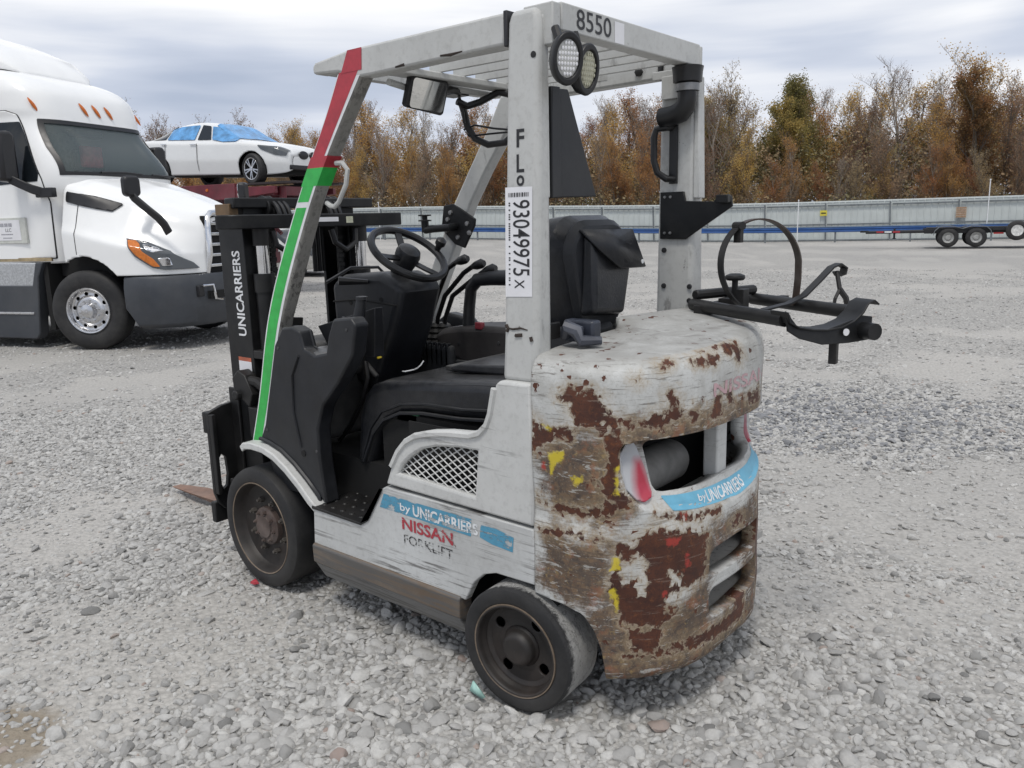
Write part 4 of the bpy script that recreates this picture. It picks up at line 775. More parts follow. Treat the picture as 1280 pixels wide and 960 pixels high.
M_steelnut = simple('dirty_nut', (.10, .09, .08), .5, .3, var=.4)
front_wheel(.522, False); front_wheel(-.522, True)
def rear_wheel(x, y, flip, steer):
    t = MB(); t.lathe([(.155, .0), (.162, .003), (.187, .002), (.197, -.002)], (0, 0, 0), 'y', 72, caps=False); t.lathe([(.203, -.012), (.203, -.165), (.195, -.175), (.155, -.175)], (0, 0, 0), 'y', 72, caps=False); w = t.build('steer_wheel', M_rubber, FL)
    t = MB(); t.lathe([(.196, -.0015), (.2035, -.012), (.2035, -.165), (.195, -.175)], (0, 0, 0), 'y', 96, caps=False); t.build('tread', M_tread, w)
    # dished disc with four hand holes
    pr = [(.152, -.001), (.149, -.004), (.146, -.02), (.138, -.040), (.12, -.050), (.085, -.052), (.062, -.05), (.052, -.036), (.048, -.02), (.040, -.010), (.0, -.008)]
    L = np.concatenate([[0], np.cumsum([math.hypot(b[0]-a[0], b[1]-a[1]) for a, b in zip(pr, pr[1:])])]); fr, fh = (lambda q: np.interp(q, L, [p[0] for p in pr])), (lambda q: np.interp(q, L, [p[1] for p in pr]))
    S = lambda U, V: np.stack([fr(V)*np.cos(U), fh(V), fr(V)*np.sin(U)], 1)
    def G(U, V, P):
        g = np.full(len(U), 1.)
        for k in range(4):
            a = R(35+90*k); g = np.minimum(g, np.hypot(P[:, 0]-.101*math.cos(a), P[:, 2]-.101*math.sin(a))-.0195)
        return g
    V, F, _ = clipgrid(S, np.linspace(0, 2*math.pi, 97), np.linspace(0, L[-1]*.999, 60), G); o = link('rim', mesh_from('rim', V, F, True), M_rim, w); solid(o, .008)
    e = MB(); e.lathe([(.154, -.001), (.153, .0035), (.149, .002), (.150, -.004)], (0, 0, 0), 'y', 64, caps=False); e.build('rim_edge', M_line, w)
    bk = MB(); bk.lathe([(.15, -.10), (0, -.10)], (0, 0, 0), 'y', 32, caps=False); bk.build('wheel_back', M_hole, w)
    w.location = (x, y, .203); w.rotation_euler = (0, 0, steer+(math.pi if flip else 0)); return w
rear_wheel(-1.440, .568, False, R(4.1)); rear_wheel(-1.440, -.568, True, R(4.1))
# ---- gas bottle bracket behind the right pillar ----------------------
d = Vector((-.85, .527, 0)).normalized(); q = Vector((.527, .85, 0)).normalized()
A0 = Vector((-1.62, -.30, 1.205)); B0 = Vector((-1.70, -.60, 1.205)); LN = .50
b = MB(); b.tube([A0-d*.06, A0+d*LN*.93], .022, 14); b.build('bracket_tube', M_bsteel, FL)
b = MB(); b.tube([B0-d*.04, B0+d*(LN+.02)], .022, 14); b.build('bracket_tube', M_bsteel, FL)
b = MB(); b.tube([A0-d*.05+Vector((0, 0, .035)), B0-d*.03+Vector((0, 0, .035))], .018, 10); b.box(-1.665, -1.60, -.58, -.27, 1.165, 1.21); b.build('bracket_base', M_bsteel, FL, bevel=.005)
ctr = (A0+B0)/2+d*.185; rc = .155; up = Vector((0, 0, 1)); cz = ctr+Vector((0, 0, .142))+q*.012
ring = lambda a0, a1, n, r=rc, lean=.0: [cz+q*r*math.cos(R(a))+up*r*math.sin(R(a))+d*lean*math.sin(R(a)) for a in np.linspace(a0, a1, n)]
b = MB(); b.strap(ring(60, -88, 22, rc, -.02), d, .032, .005); b.build('bottle_strap', M_bsteel, FL)
b = MB(); b.strap(ring(62, 176, 20, rc, -.02)+[cz-q*rc*.995-up*.05, cz-q*rc*.97-up*.10, cz-q*rc*.95-up*.125, cz-q*rc*.80-up*.14], d, .032, .005); b.build('bottle_strap', simple('rusty_strap', (.05, .032, .024), .5, .4, dust=.3), FL)
e1 = ring(60, -88, 22, rc, -.02)[0]; b = MB(); b.tube([e1-d*.022, e1+d*.022], .014, 10); b.box(e1.x-.012, e1.x+.012, e1.y-.012, e1.y+.012, e1.z-.055, e1.z-.01); b.build('strap_hinge', M_bsteel, FL)
b = MB(); c0 = ctr+Vector((0, 0, .002)); b.strap([c0+q*.05+d*.08, c0-q*.06+d*.06+up*.012, c0-q*.13+d*.05+up*.035, c0-q*.20+d*.04+up*.085, c0-q*.25+d*.035+up*.125, c0-q*.285+d*.03+up*.135, c0-q*.31+d*.03+up*.12, c0-q*.305+d*.03+up*.10, c0-q*.285+d*.03+up*.095, c0-q*.275+d*.03+up*.108], d, .034, .006); b.build('strap_arm', M_bsteel, FL)
b = MB(); b.tube([c0-q*.275+d*.035+up*.11, c0-q*.27+d*.06+up*.05], .008, 8); b.tube([c0-q*.27+d*.06+up*.05, c0-q*.24+d*.075+up*.02, c0-q*.235+d*.075-up*.015], .006, 6); b.tube([c0-q*.27+d*.06+up*.05, c0-q*.285+d*.075+up*.02, c0-q*.29+d*.08-up*.01], .010, 6); b.box(c0.x-.0, c0.x+.03, c0.y-.24, c0.y-.20, 1.20, 1.225); b.build('latch', M_bsteel, FL)
# saddle plate across the tube ends
e0 = A0+d*LN*.90; sad = []
for t, dz in ((.02, .03), (.01, -.005), (-.03, -.025), (-.08, -.035), (-.14, -.040), (-.20, -.035), (-.25, -.018), (-.285, .01), (-.305, .04), (-.33, .05), (-.35, .035)): sad.append(e0+q*t*.90+up*dz*.9+d*.01)
b = MB(); b.strap(sad, d, .085, .006); b.build('saddle_plate', M_bsteel_g, FL, bevel=.002)
b = MB(); secs = []
fp = [e0+q*.02+d*.07+up*.03, e0-q*.03+d*.07-up*.02, e0-q*.14+d*.075-up*.035, e0-q*.25+d*.07-up*.012, e0-q*.30+d*.07+up*.0, e0-q*.34+d*.07-up*.005, e0-q*.335+d*.075-up*.075, e0-q*.24+d*.08-up*.08, e0-q*.12+d*.085-up*.078, e0-q*.03+d*.08-up*.055, e0+q*.015+d*.075-up*.03]
fp = [e0+(p-e0)-q*((p-e0).dot(q))*.12-d*.035 for p in fp]; b.loft([fp, [p+d*.008 for p in fp]]); b.build('saddle_end', M_bsteel_g, FL, bevel=.002)
b = MB(); b.tube([e0-q*.265+d*.04-up*.045, e0-q*.265+d*.095-up*.045], .026, 14); b.build('stub_tube', M_bsteel_g, FL)
b = MB(); h0 = e0-q*.19+d*.055-up*.045; b.lathe([(0, 0), (.011, 0), (.011, .002), (0, .002)], (0, 0, 0), 'x', 12); b.xform(Matrix.Translation(h0+d*.002) @ Matrix.Rotation(math.atan2(d.y, d.x), 4, 'Z')); b.build('hole', M_sticker, FL)
b = MB(); h1 = e0-q*.17+d*.03-up*.07; b.box(h1.x-.012, h1.x+.012, h1.y-.012, h1.y+.012, h1.z-.075, h1.z+.03); b.build('drop_pin', M_bsteel, FL, bevel=.003)
# clamp screw between the tubes
k0 = (A0+B0)/2+d*.02; b = MB(); b.box(k0.x-.04, k0.x+.04, k0.y-.03, k0.y+.05, 1.20, 1.225); b.tube([k0+up*.0, k0+up*.085], .011, 10); b.lathe([(0, 0), (.030, .002), (.036, .010), (.034, .02), (.02, .026), (0, .027)], (k0.x, k0.y, k0.z+.08), 'z', 16)
b.box(k0.x-.06, k0.x-.03, k0.y+.01, k0.y+.06, 1.19, 1.26); b.build('clamp_screw', M_bsteel, FL, bevel=.002)
b = MB(); b.tube([(-1.55, -.44, 1.20), (-1.66, -.40, 1.19), (-1.75, -.40, 1.185)], .012, 8); b.build('lpg_hose', M_hose, FL)
# ================================================================== semi truck
TR = thing('semi_truck', 'white sleeper semi truck with grey bumper and chrome front wheel parked at the left edge', 'truck', (8.429, -3.341, 0), R(-158.1))
M_twhite = simple('white_truck_paint', (.84, .845, .84), .22, var=.02, scale=2, spec=.6)
M_tgrey = simple('grey_bumper_plastic', (.036, .041, .050), .42, var=.1, scale=4, dust=.1)
M_tblack = simple('black_trim', (.012, .012, .014), .4, var=.1)
def glassmat(name, col, rough=.04):
    m, nt, p, o = newmat(name); setv(nt, p, 'Base Color', mixc(nt, noise(nt, o, 1.3, 3), tuple(x*.7 for x in col), tuple(x*1.3 for x in col))); setv(nt, p, 'Roughness', rough); p.inputs['IOR'].default_value = 1.5; return m
def clearglass(name, tint):
    m, nt, p, o = newmat(name); nt.nodes.remove(p)
    t = nd(nt, 'ShaderNodeBsdfTransparent'); t.inputs[0].default_value = (*tint, 1); gl = nd(nt, 'ShaderNodeBsdfGlossy'); gl.inputs['Roughness'].default_value = .03
    fr = nd(nt, 'ShaderNodeFresnel'); fr.inputs[0].default_value = 1.45; mx = nd(nt, 'ShaderNodeMixShader')
    nt.links.new(fr.outputs[0], mx.inputs[0]); nt.links.new(t.outputs[0], mx.inputs[1]); nt.links.new(gl.outputs[0], mx.inputs[2])
    df = nd(nt, 'ShaderNodeBsdfDiffuse'); df.inputs[0].default_value = (.28, .34, .35, 1); m2 = nd(nt, 'ShaderNodeMixShader'); m2.inputs[0].default_value = .24; nt.links.new(mx.outputs[0], m2.inputs[1]); nt.links.new(df.outputs[0], m2.inputs[2]); mx = m2  # sky reflection put into the glass as a flat pale diffuse share
    nt.links.new(mx.outputs[0], [n for n in nt.nodes if n.type == 'OUTPUT_MATERIAL'][0].inputs[0]); return m
M_wind = clearglass('tinted_windshield_sky_sheen', (.80, .88, .88)); M_dglass = glassmat('dark_window', (.010, .013, .016))
M_orange = simple('amber_lens', (.55, .14, .02), .25, var=.15, scale=30); M_amber = simple('orange_lens', (.58, .17, .03), .15, var=.15, scale=30)
# hood and fenders: one shell, half ring sections along x
hx = [-.34, -.1, .2, .5, .8, 1.0, 1.15, 1.27, 1.34, 1.37]
f_hw = pchip(hx, [1.15, 1.19, 1.21, 1.215, 1.15, 1.05, .93, .74, .58, .46]); f_zc = pchip(hx, [2.27, 2.22, 2.13, 2.05, 1.95, 1.88, 1.82, 1.76, 1.70, 1.64])
f_zs = pchip(hx, [2.06, 2.0, 1.88, 1.76, 1.63, 1.55, 1.50, 1.48, 1.47, 1.46]); f_in = pchip(hx, [.13, .17, .25, .30, .30, .27, .22, .15, .09, .05])
def hoodS(U, V):   # V in -1..1 : bottom right .. top .. bottom left
    hw, zc, zs, inn = f_hw(U), f_zc(U), f_zs(U), f_in(U); a = np.abs(V); zb = .95
    # a: 1 bottom, .62 waist crease, .42 shoulder, 0 centre
    kx = [0, .30, .40, .46, .64, .70, 1.0]
    yy = np.zeros(len(U)); zz = np.zeros(len(U)); zw = zb+(zs-zb)*.55
    Y = [0*hw, (hw-inn)*.72, (hw-inn)*.93, hw-inn, hw-inn*.25, hw, hw*.995]; Z = [zc, zs+(zc-zs)*.78, zs+(zc-zs)*.35, zs, zw+.10*(zs-zw), zw-.03, zb+0*hw]
    for i in range(6):
        k = (a >= kx[i]) & (a <= kx[i+1]); t = (a-kx[i])/(kx[i+1]-kx[i]); yy = np.where(k, Y[i]+(Y[i+1]-Y[i])*t, yy); zz = np.where(k, Z[i]+(Z[i+1]-Z[i])*t, zz)
    return np.stack([U, yy*np.sign(V+1e-12), zz], 1)
def hoodG(U, V, P):
    g = np.hypot(P[:, 0], P[:, 2]-.50)-.70; return np.where(np.abs(P[:, 1]) > .8, g, 1.)
V, F, _ = clipgrid(hoodS, np.linspace(-.34, 1.37, 70), np.linspace(-1, 1, 101), hoodG)
o = link('hood', mesh_from('hood', V, F), M_twhite, TR, sharp=60); solid(o, .03)
sm = o.modifiers.new('smooth', 'SMOOTH'); sm.factor = .5; sm.iterations = 6
o.modifiers.move(1, 0)
# grille
b = MB(); b.box(1.28, 1.335, -.47, .47, .93, 1.68); b.build('grille_backing', M_hole, TR)
b = MB()
for sg in (-1, 1): b.tube([(1.345, .50*sg, .95), (1.385, .475*sg, 1.2), (1.38, .46*sg, 1.5), (1.36, .43*sg, 1.66), (1.36, .36*sg, 1.715), (1.37, 0, 1.735)], [.035, .04, .04, .04, .04, .04], 10)
b.build('grille_surround', M_chrome, TR)
for i in range(5): b = MB(); z = 1.02+i*.135; b.box(1.335, 1.385, -.465, .465, z, z+.04); b.build('grille_slat', M_chrome, TR, bevel=.008)
# bumper
bp_ = [(.60, -1.20), (.85, -1.19), (1.05, -1.12), (1.22, -.98), (1.34, -.78), (1.42, -.5), (1.45, 0)]; bp_ = bp_+[(x, -y) for x, y in bp_[::-1][1:]]
b = MB(); secs = []
for z, k, dx in ((.28, .90, -.06), (.33, .96, -.02), (.55, 1.0, 0), (.80, 1.0, 0), (.91, .985, -.01), (.945, .97, -.02)):
    secs.append([(x+dx if x > .7 else x+(.12 if z < .5 else 0), y*k, z) for x, y in bp_]+[(.60+(.12 if z < .5 else 0), 1.0, z), (.60+(.12 if z < .5 else 0), -1.0, z)])
b.loft(secs); b.build('bumper', M_tgrey, TR, bevel=.012)
b = MB(); b.box(1.375, 1.44, -.60, .60, .62, .72); b.build('bumper_intake', M_hole, TR)
b = MB(); b.tube([(1.42, -.72, .80), (1.455, -.56, .80), (1.47, -.54, .62), (1.46, -.40, .60)], .018, 8); b.build('bumper_trim', M_chrome, TR)
b = MB(); b.box(1.28, 1.395, -.76, -.66, .66, .80); b.build('fog_light_recess', M_tblack, TR, bevel=.01)
# headlights follow the shell
def shell_patch(name, S, poly, mat, parent, off, axes=(0, 2), us=None, vs=None, side=-1, thick=.01):
    def S2(U, V):
        e = 1e-3; P = S(U, V); a = S(U+e, V)-S(U-e, V); c = S(U, V+e)-S(U, V-e); n = np.cross(a, c); n /= np.linalg.norm(n, axis=1)[:, None]+1e-12
        n *= np.sign((n*(P-np.array([0, 0, 1.3]))).sum(1))[:, None]; return P+n*off
    V, F, _ = clipgrid(S2, us, vs, lambda U, V, P: -sdpoly(P[:, axes], poly)); o = link(name, mesh_from(name, V, F), mat, parent, sharp=60); solid(o, thick); return o
M_hlens = glassmat('headlight_glass', (.10, .11, .12), .06)
for sg in (-1, 1):
    us_ = np.linspace(.55, 1.36, 60); vs_ = np.linspace(.5, 1.0, 40)*sg
    h = shell_patch('headlight', hoodS, [(.66, 1.42), (.80, 1.20), (.98, 1.05), (1.10, 1.02), (1.335, 1.02), (1.30, 1.10), (1.15, 1.25), (.90, 1.37)], M_hlens, TR, .012, us=us_, vs=vs_)
    shell_patch('turn_signal', hoodS, [(.68, 1.405), (.82, 1.21), (.99, 1.065), (1.06, 1.06), (1.0, 1.16), (.90, 1.25), (.84, 1.34), (.78, 1.39)], M_amber, h, .018, us=us_, vs=vs_)
    shell_patch('lamp_reflector', hoodS, [(1.08, 1.07), (1.17, 1.07), (1.15, 1.17), (1.04, 1.17)], M_chrome, h, .018, us=us_, vs=vs_)
    shell_patch('lamp_reflector', hoodS, [(.86, 1.35), (1.02, 1.30), (1.10, 1.25), (1.0, 1.24), (.93, 1.27)], M_chrome, h, .018, us=us_, vs=vs_)
    shell_patch('hood_vent', hoodS, [(-.27, 2.03), (-.27, 1.90), (.15, 1.80), (.36, 1.76), (.47, 1.85), (.10, 1.96)], M_tblack, TR, .010, us=np.linspace(-.33, .6, 50), vs=np.linspace(.34, .75, 40)*sg)
    # hood mirror
    b = MB(); b.strap([(1.20, .97*sg, 1.47), (1.18, 1.02*sg, 1.58), (1.13, 1.05*sg, 1.66), (1.0, 1.09*sg, 1.78), (.87, 1.12*sg, 1.90), (.83, 1.13*sg, 1.97)], (1, 0, .5), .10, .045); mr = b.build('hood_mirror', M_tblack, TR, bevel=.012)
    b = MB(); b.prism(rrect(-.105, .105, -.125, .125, .06, 5), 'x', -.05, .06); b.xform(Matrix.Translation((.83, 1.13*sg, 2.05)) @ Matrix.Rotation(R(18*sg), 4, 'Z')); b.build('mirror_shell', M_tblack, mr, bevel=.03, seg=3)
    b = MB(); b.prism(rrect(-.085, .085, -.105, .105, .05, 5), 'x', -.056, -.0505); b.xform(Matrix.Translation((.83, 1.13*sg, 2.05)) @ Matrix.Rotation(R(18*sg), 4, 'Z')); b.build('mirror_glass', M_mirror, mr)
for sg in (-1, 1): shell_patch('hood_seam', hoodS, [(-.090, 1.225), (-.080, 1.225), (-.080, 1.88), (-.090, 1.88)], M_tblack, TR, .0015, us=np.linspace(-.12, -.05, 12), vs=np.linspace(.42, 1.0, 60)*sg, thick=.002)
# cab: rings of constant height
cz_ = [1.12, 1.9, 2.25, 2.97, 3.10, 3.30, 3.45, 3.58, 3.68, 3.74]
c_xf = pchip(cz_, [-.36, -.24, -.16, -.60, -.63, -.70, -.84, -1.10, -1.55, -2.2]); c_hw = pchip(cz_, [1.17, 1.16, 1.13, 1.04, 1.06, 1.06, 1.03, .96, .85, .6])
XR = -3.6
def cabS(U, V):   # U angle, V height
    xf, hw = c_xf(V), c_hw(V); n = 5.5; a = (xf-XR)/2; cx = (xf+XR)/2; cu, su = np.cos(U), np.sin(U)
    return np.stack([cx+a*np.sign(cu)*np.abs(cu)**(2/n), hw*np.sign(su)*np.abs(su)**(2/n), V], 1)
au = np.concatenate([np.linspace(-math.pi, -.9, 30), np.linspace(-.9, .9, 90)[1:-1], np.linspace(.9, math.pi, 30)])
aw = np.sign(au)*np.abs(au)
Vv = np.concatenate([np.linspace(1.12, 3.45, 70), np.linspace(3.46, 3.74, 20)])
WIN = [(-.995, 2.255), (.995, 2.255), (.965, 2.60), (.885, 2.950), (-.885, 2.950), (-.965, 2.60)]
def yz(P): return P[:, [1, 2]]
def frontG(P): return P[:, 0] > -1.0
def dense(a0, a1, n):
    return np.linspace(a0, a1, n)
def cabG(U, V, P):
    return np.where((P[:, 0] > -1.1), sdpoly(yz(P), WIN), 1.)
V, F, _ = clipgrid(cabS, np.concatenate([np.linspace(-math.pi, -1.2, 24), np.linspace(-1.2, 1.2, 200)[1:-1], np.linspace(1.2, math.pi, 24)]), Vv, cabG)
cab = link('cab', mesh_from('cab', V, F, True), M_twhite, TR, sharp=50); solid(cab, .02)
b = MB(); b.v = [tuple(p) for p in cabS(np.linspace(-math.pi, math.pi, 60)[:-1], np.full(59, 3.74))]; b.f = [tuple(range(59))]; b.build('roof_panel', M_twhite, TR)
def offS(S, off):
    def S2(U, V):
        e = 1e-3; P = S(U, V); a = S(U+e, V)-S(U-e, V); c = S(U, V+e)-S(U, V-e); n = np.cross(a, c); n /= np.linalg.norm(n, axis=1)[:, None]+1e-12
        n *= np.sign((n*(P-np.array([-2., 0, 2.3]))).sum(1))[:, None]; return P+n*off
    return S2
uw = np.linspace(-1.3, 1.3, 220); vw = np.linspace(2.15, 3.05, 70)
WIN_O = [(-1.012, 2.24), (1.012, 2.24), (.98, 2.60), (.90, 2.968), (-.90, 2.968), (-.98, 2.60)]
WIN_I = [(-.967, 2.285), (.967, 2.285), (.937, 2.60), (.86, 2.915), (-.86, 2.915), (-.937, 2.60)]
V, F, _ = clipgrid(offS(cabS, .008), uw, vw, lambda U, V, P: np.where(P[:, 0] > -1.15, np.minimum(-sdpoly(yz(P), WIN_O), sdpoly(yz(P), WIN_I)), -1.)); link('windshield_frame', mesh_from('frame', V, F), M_tblack, TR)
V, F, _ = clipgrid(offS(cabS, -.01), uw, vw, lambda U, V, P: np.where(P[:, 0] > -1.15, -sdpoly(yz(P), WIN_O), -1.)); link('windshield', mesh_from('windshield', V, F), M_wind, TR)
# cab interior seen through the glass
M_int = simple('grey_cab_interior', (.34, .36, .36), .7, var=.2)
b = MB(); b.box(-2.1, -2.05, -1.0, 1.0, 1.6, 3.0); b.box(-1.9, -.45, -1.02, 1.02, 1.9, 2.16); b.build('cab_interior', M_int, TR)
b = MB(); b.box(-.9, -.35, -.98, .98, 2.16, 2.24); b.build('dash', M_tblack, TR, bevel=.03)
for y in (-.55, .55): b = MB(); b.box(-1.5, -1.32, y-.25, y+.25, 2.0, 2.72); b.build('cab_seat', M_tblack, TR, bevel=.06)
b = MB(); b.box(-1.05, -1.0, .02, .42, 2.42, 2.72); b.build('red_pouch', simple('dark_red_cloth', (.45, .05, .06), .7), TR, bevel=.03)
b = MB(); b.box(-.92, -.74, -.28, .20, 2.80, 2.90); b.build('visor_console', M_tblack, TR, bevel=.02)
b = MB(); b.tube([(-.14, -.55, 2.285), (-.16, -.1, 2.30), (-.15, .2, 2.285)], .012, 6); b.tube([(-.14, .85, 2.275), (-.15, .4, 2.29)], .012, 6); b.build('wiper', M_tblack, TR)
# side windows, doors
us_side = np.concatenate([np.linspace(-1.75, -.35, 160)])
M_greyp = simple('faded_print', (.36, .36, .39), .6, var=.3, scale=60)
def side_patch(name, poly, mat, off, sg, thick=.008, parent=TR):
    S = offS(cabS, off); V, F, _ = clipgrid(S, us_side if sg < 0 else -us_side[::-1], np.linspace(1.12, 3.2, 90), lambda U, V, P: -sdpoly(P[:, [0, 2]], poly))
    o = link(name, mesh_from(name, V, F), mat, parent, sharp=60); solid(o, thick); return o
DOOR = [(-.56, 1.19), (-.52, 1.9), (-.60, 2.20), (-.96, 3.02), (-1.10, 3.07), (-1.62, 3.07), (-1.66, 1.19)]
for sg in (-1, 1):
    side_patch('door_seal', [(-.552, 1.18), (-.511, 1.9), (-.59, 2.203), (-.952, 3.027), (-1.095, 3.08), (-1.63, 3.08), (-1.67, 1.18)], M_tblack, .004, sg)
    dr = side_patch('door', DOOR, M_twhite, .014, sg)
    side_patch('window', [(-.64, 2.17), (-.62, 2.27), (-.92, 2.93), (-1.56, 2.93), (-1.58, 2.12)], M_dglass, .020, sg, parent=dr)
    b = MB(); b.box(-1.42, -.86, *sorted((1.165*sg, 1.195*sg)), 1.39, 1.72); b.build('door_sign', simple('weathered_sign', (.55, .56, .52), .5, var=.1), dr, bevel=.004)
    b = MB(); b.box(-1.40, -.95, *sorted((1.194*sg, 1.199*sg)), 1.43, 1.69); b.build('paper_notice', M_sticker, dr)
    if sg < 0:
        lettering('sign_lettering', 'LLC', (-1.20, -1.2002, 1.54), (.10, 0, 0), (0, 0, .045), M_ink, dr, .0)
        for x0, x1, z0, z1 in ((-1.34, -1.29, 1.605, 1.65), (-1.28, -1.22, 1.605, 1.65), (-1.21, -1.15, 1.605, 1.65), (-1.14, -1.08, 1.605, 1.65), (-1.28, -1.08, 1.50, 1.515), (-1.26, -1.10, 1.455, 1.468)): quad('print_line', [(x0, -1.2002, z0), (x1, -1.2002, z0), (x1, -1.2002, z1), (x0, -1.2002, z1)], M_greyp, dr)
    b = MB(); b.box(-1.56, -1.36, *sorted((1.17*sg, 1.215*sg)), 1.78, 1.83); b.build('door_handle', M_tblack, dr, bevel=.01)
    # big door mirror and arm
    b = MB(); b.prism([(-.12, -.30), (.10, -.32), (.13, -.25), (.13, .26), (.08, .32), (-.10, .30)], 'x', -.10, .08); b.xform(Matrix.Translation((-.86, 1.36*sg, 2.47))); dm = b.build('door_mirror', M_tblack, TR, bevel=.04)
    b = MB(); b.strap([(-.52, 1.15*sg, 2.02), (-.62, 1.25*sg, 2.07), (-.84, 1.36*sg, 2.20)], (0, 0, 1), .12, .05); b.box(-.62, -.34, *sorted((1.12*sg, 1.20*sg)), 1.96, 2.08); b.build('mirror_arm', M_tblack, dm, bevel=.012)
    # cowl panel line and fender extension behind the wheel
    # steps and skirts
    b = MB(); b.box(-3.5, -.78, *sorted((1.02*sg, 1.18*sg)), .82, 1.14); b.build('step_tread', simple('diamond_plate', (.50, .51, .52), .35, .7, var=.2, scale=40), TR, bevel=.02)
    b = MB(); b.prism([(-3.5, .15), (-.92, .13), (-.86, .20), (-.76, .95), (-.66, 1.14), (-.78, 1.14), (-.88, .84), (-3.5, .84)], 'y', *sorted((1.05*sg, 1.20*sg))); b.build('side_skirt', M_tgrey, TR, bevel=.015)
    b = MB(); b.box(-3.4, -.90, *sorted((1.195*sg, 1.215*sg)), .46, .49); b.build('skirt_trim', M_alu, TR, bevel=.004)
    b = MB(); b.box(-1.7, -.52, *sorted((1.15*sg, 1.175*sg)), 1.155, 1.20); b.build('sill_reflector', simple('gold_reflector', (.42, .33, .20), .4, .5), TR)
# roof fairing
b = MB(); secs = []
for x, z, hw, h in ((-1.22, 3.60, .55, .04), (-1.35, 3.66, .70, .12), (-1.6, 3.76, .80, .22), (-2.0, 3.78, .86, .38), (-2.6, 3.78, .88, .56), (-3.5, 3.78, .88, .68)):
    secs.append([(x, -hw, z-.12), (x, -hw, z+h*.55), (x, -hw*.8, z+h*.88), (x, -hw*.4, z+h), (x, hw*.4, z+h), (x, hw*.8, z+h*.88), (x, hw, z+h*.55), (x, hw, z-.12)])
b.loft(secs); b.build('roof_fairing', M_twhite, TR, bevel=.03, sharp=60)
b = MB(); secs = []
for x, z, hw in ((-1.20, 3.56, .58), (-1.35, 3.60, .72), (-1.6, 3.64, .82), (-2.0, 3.68, .885), (-3.5, 3.72, .90)): secs.append([(x, -hw, z), (x, -hw, z+.045), (x, hw, z+.045), (x, hw, z)])
b.loft(secs); b.build('fairing_gap', M_tblack, TR)
for y in (-.90, -.22, 0, .22, .90):
    P0 = offS(cabS, .012)(np.array([math.asin(np.sign(y)*min(1, abs(y)/1.06)**2.75)]), np.array([3.14]))[0]
    b = MB(); b.lathe([(0, .018), (.02, .015), (.034, .0)], (0, 0, 0), 'x', 14, caps=False); b.xform(Matrix.Translation(P0) @ Matrix.Rotation(R(-18), 4, 'Y') @ Matrix.Rotation(R(26), 4, 'X') @ Matrix.Diagonal((1, .85, 3.0, 1))); b.build('marker_light', M_orange, TR)
# chassis and wheels
b = MB(); b.box(-6.5, 1.2, -.42, .42, .55, .95); b.box(-.6, .55, -.95, .95, .95, 1.25); b.build('frame_rail', M_hole, TR)
b = MB(); b.box(-.72, -.64, -1.14, 1.14, .25, 1.14); b.build('mud_flap', M_hole, TR)
def truck_wheel(x, y, steer, flip):
    t = MB(); t.lathe([(.285, -.02), (.30, -.005), (.36, .012), (.44, .010), (.485, -.01), (.505, -.03), (.515, -.05), (.515, -.235), (.48, -.27), (.29, -.27)], (0, 0, 0), 'y', 64, caps=False); w = t.build('front_wheel', M_rubber, TR)
    pr = [(.292, -.02), (.288, .005), (.278, .002), (.27, -.02), (.262, -.055), (.235, -.065), (.195, -.062), (.165, -.035), (.150, -.030), (.10, -.028), (.085, .0), (.075, .03), (.03, .04), (0, .04)]
    L = np.concatenate([[0], np.cumsum([math.hypot(b[0]-a[0], b[1]-a[1]) for a, b in zip(pr, pr[1:])])]); S = lambda U, V: np.stack([np.interp(V, L, [p[0] for p in pr])*np.cos(U), np.interp(V, L, [p[1] for p in pr]), np.interp(V, L, [p[0] for p in pr])*np.sin(U)], 1)
    def G(U, V, P):
        g = np.full(len(U), 1.)
        for k in range(10): a = R(36*k+9); g = np.minimum(g, np.hypot(P[:, 0]-.218*math.cos(a), P[:, 2]-.218*math.sin(a))-.026)
        return g
    V, F, _ = clipgrid(S, np.linspace(0, 2*math.pi, 121), np.linspace(0, L[-1]*.999, 60), G); o = link('rim', mesh_from('rim', V, F, True), M_alu, w); solid(o, .01)
    for k in range(10):
        a = R(36*k+27); lug(w, (.135*math.cos(a), -.030, .135*math.sin(a)), .017, M_alu).build('lug_nut', M_alu, w)
    bk = MB(); bk.lathe([(.28, -.12), (0, -.12)], (0, 0, 0), 'y', 24, caps=False); bk.build('wheel_back', M_hole, w)
    w.location = (x, y, .515); w.rotation_euler = (0, 0, steer+(0 if flip else math.pi)); return w
truck_wheel(0, -1.20, R(13), False); truck_wheel(0, 1.20, R(13), True)
for x in (-4.6, -5.9):
    for sg in (1, -1):
        b = MB(); b.lathe([(.28, -.28), (.30, .28), (.50, .28), (.515, .24), (.515, -.24), (.50, -.28)], (x, .93*sg, .515), 'y', 40, caps=False); b.build('rear_wheel', M_rubber, TR)
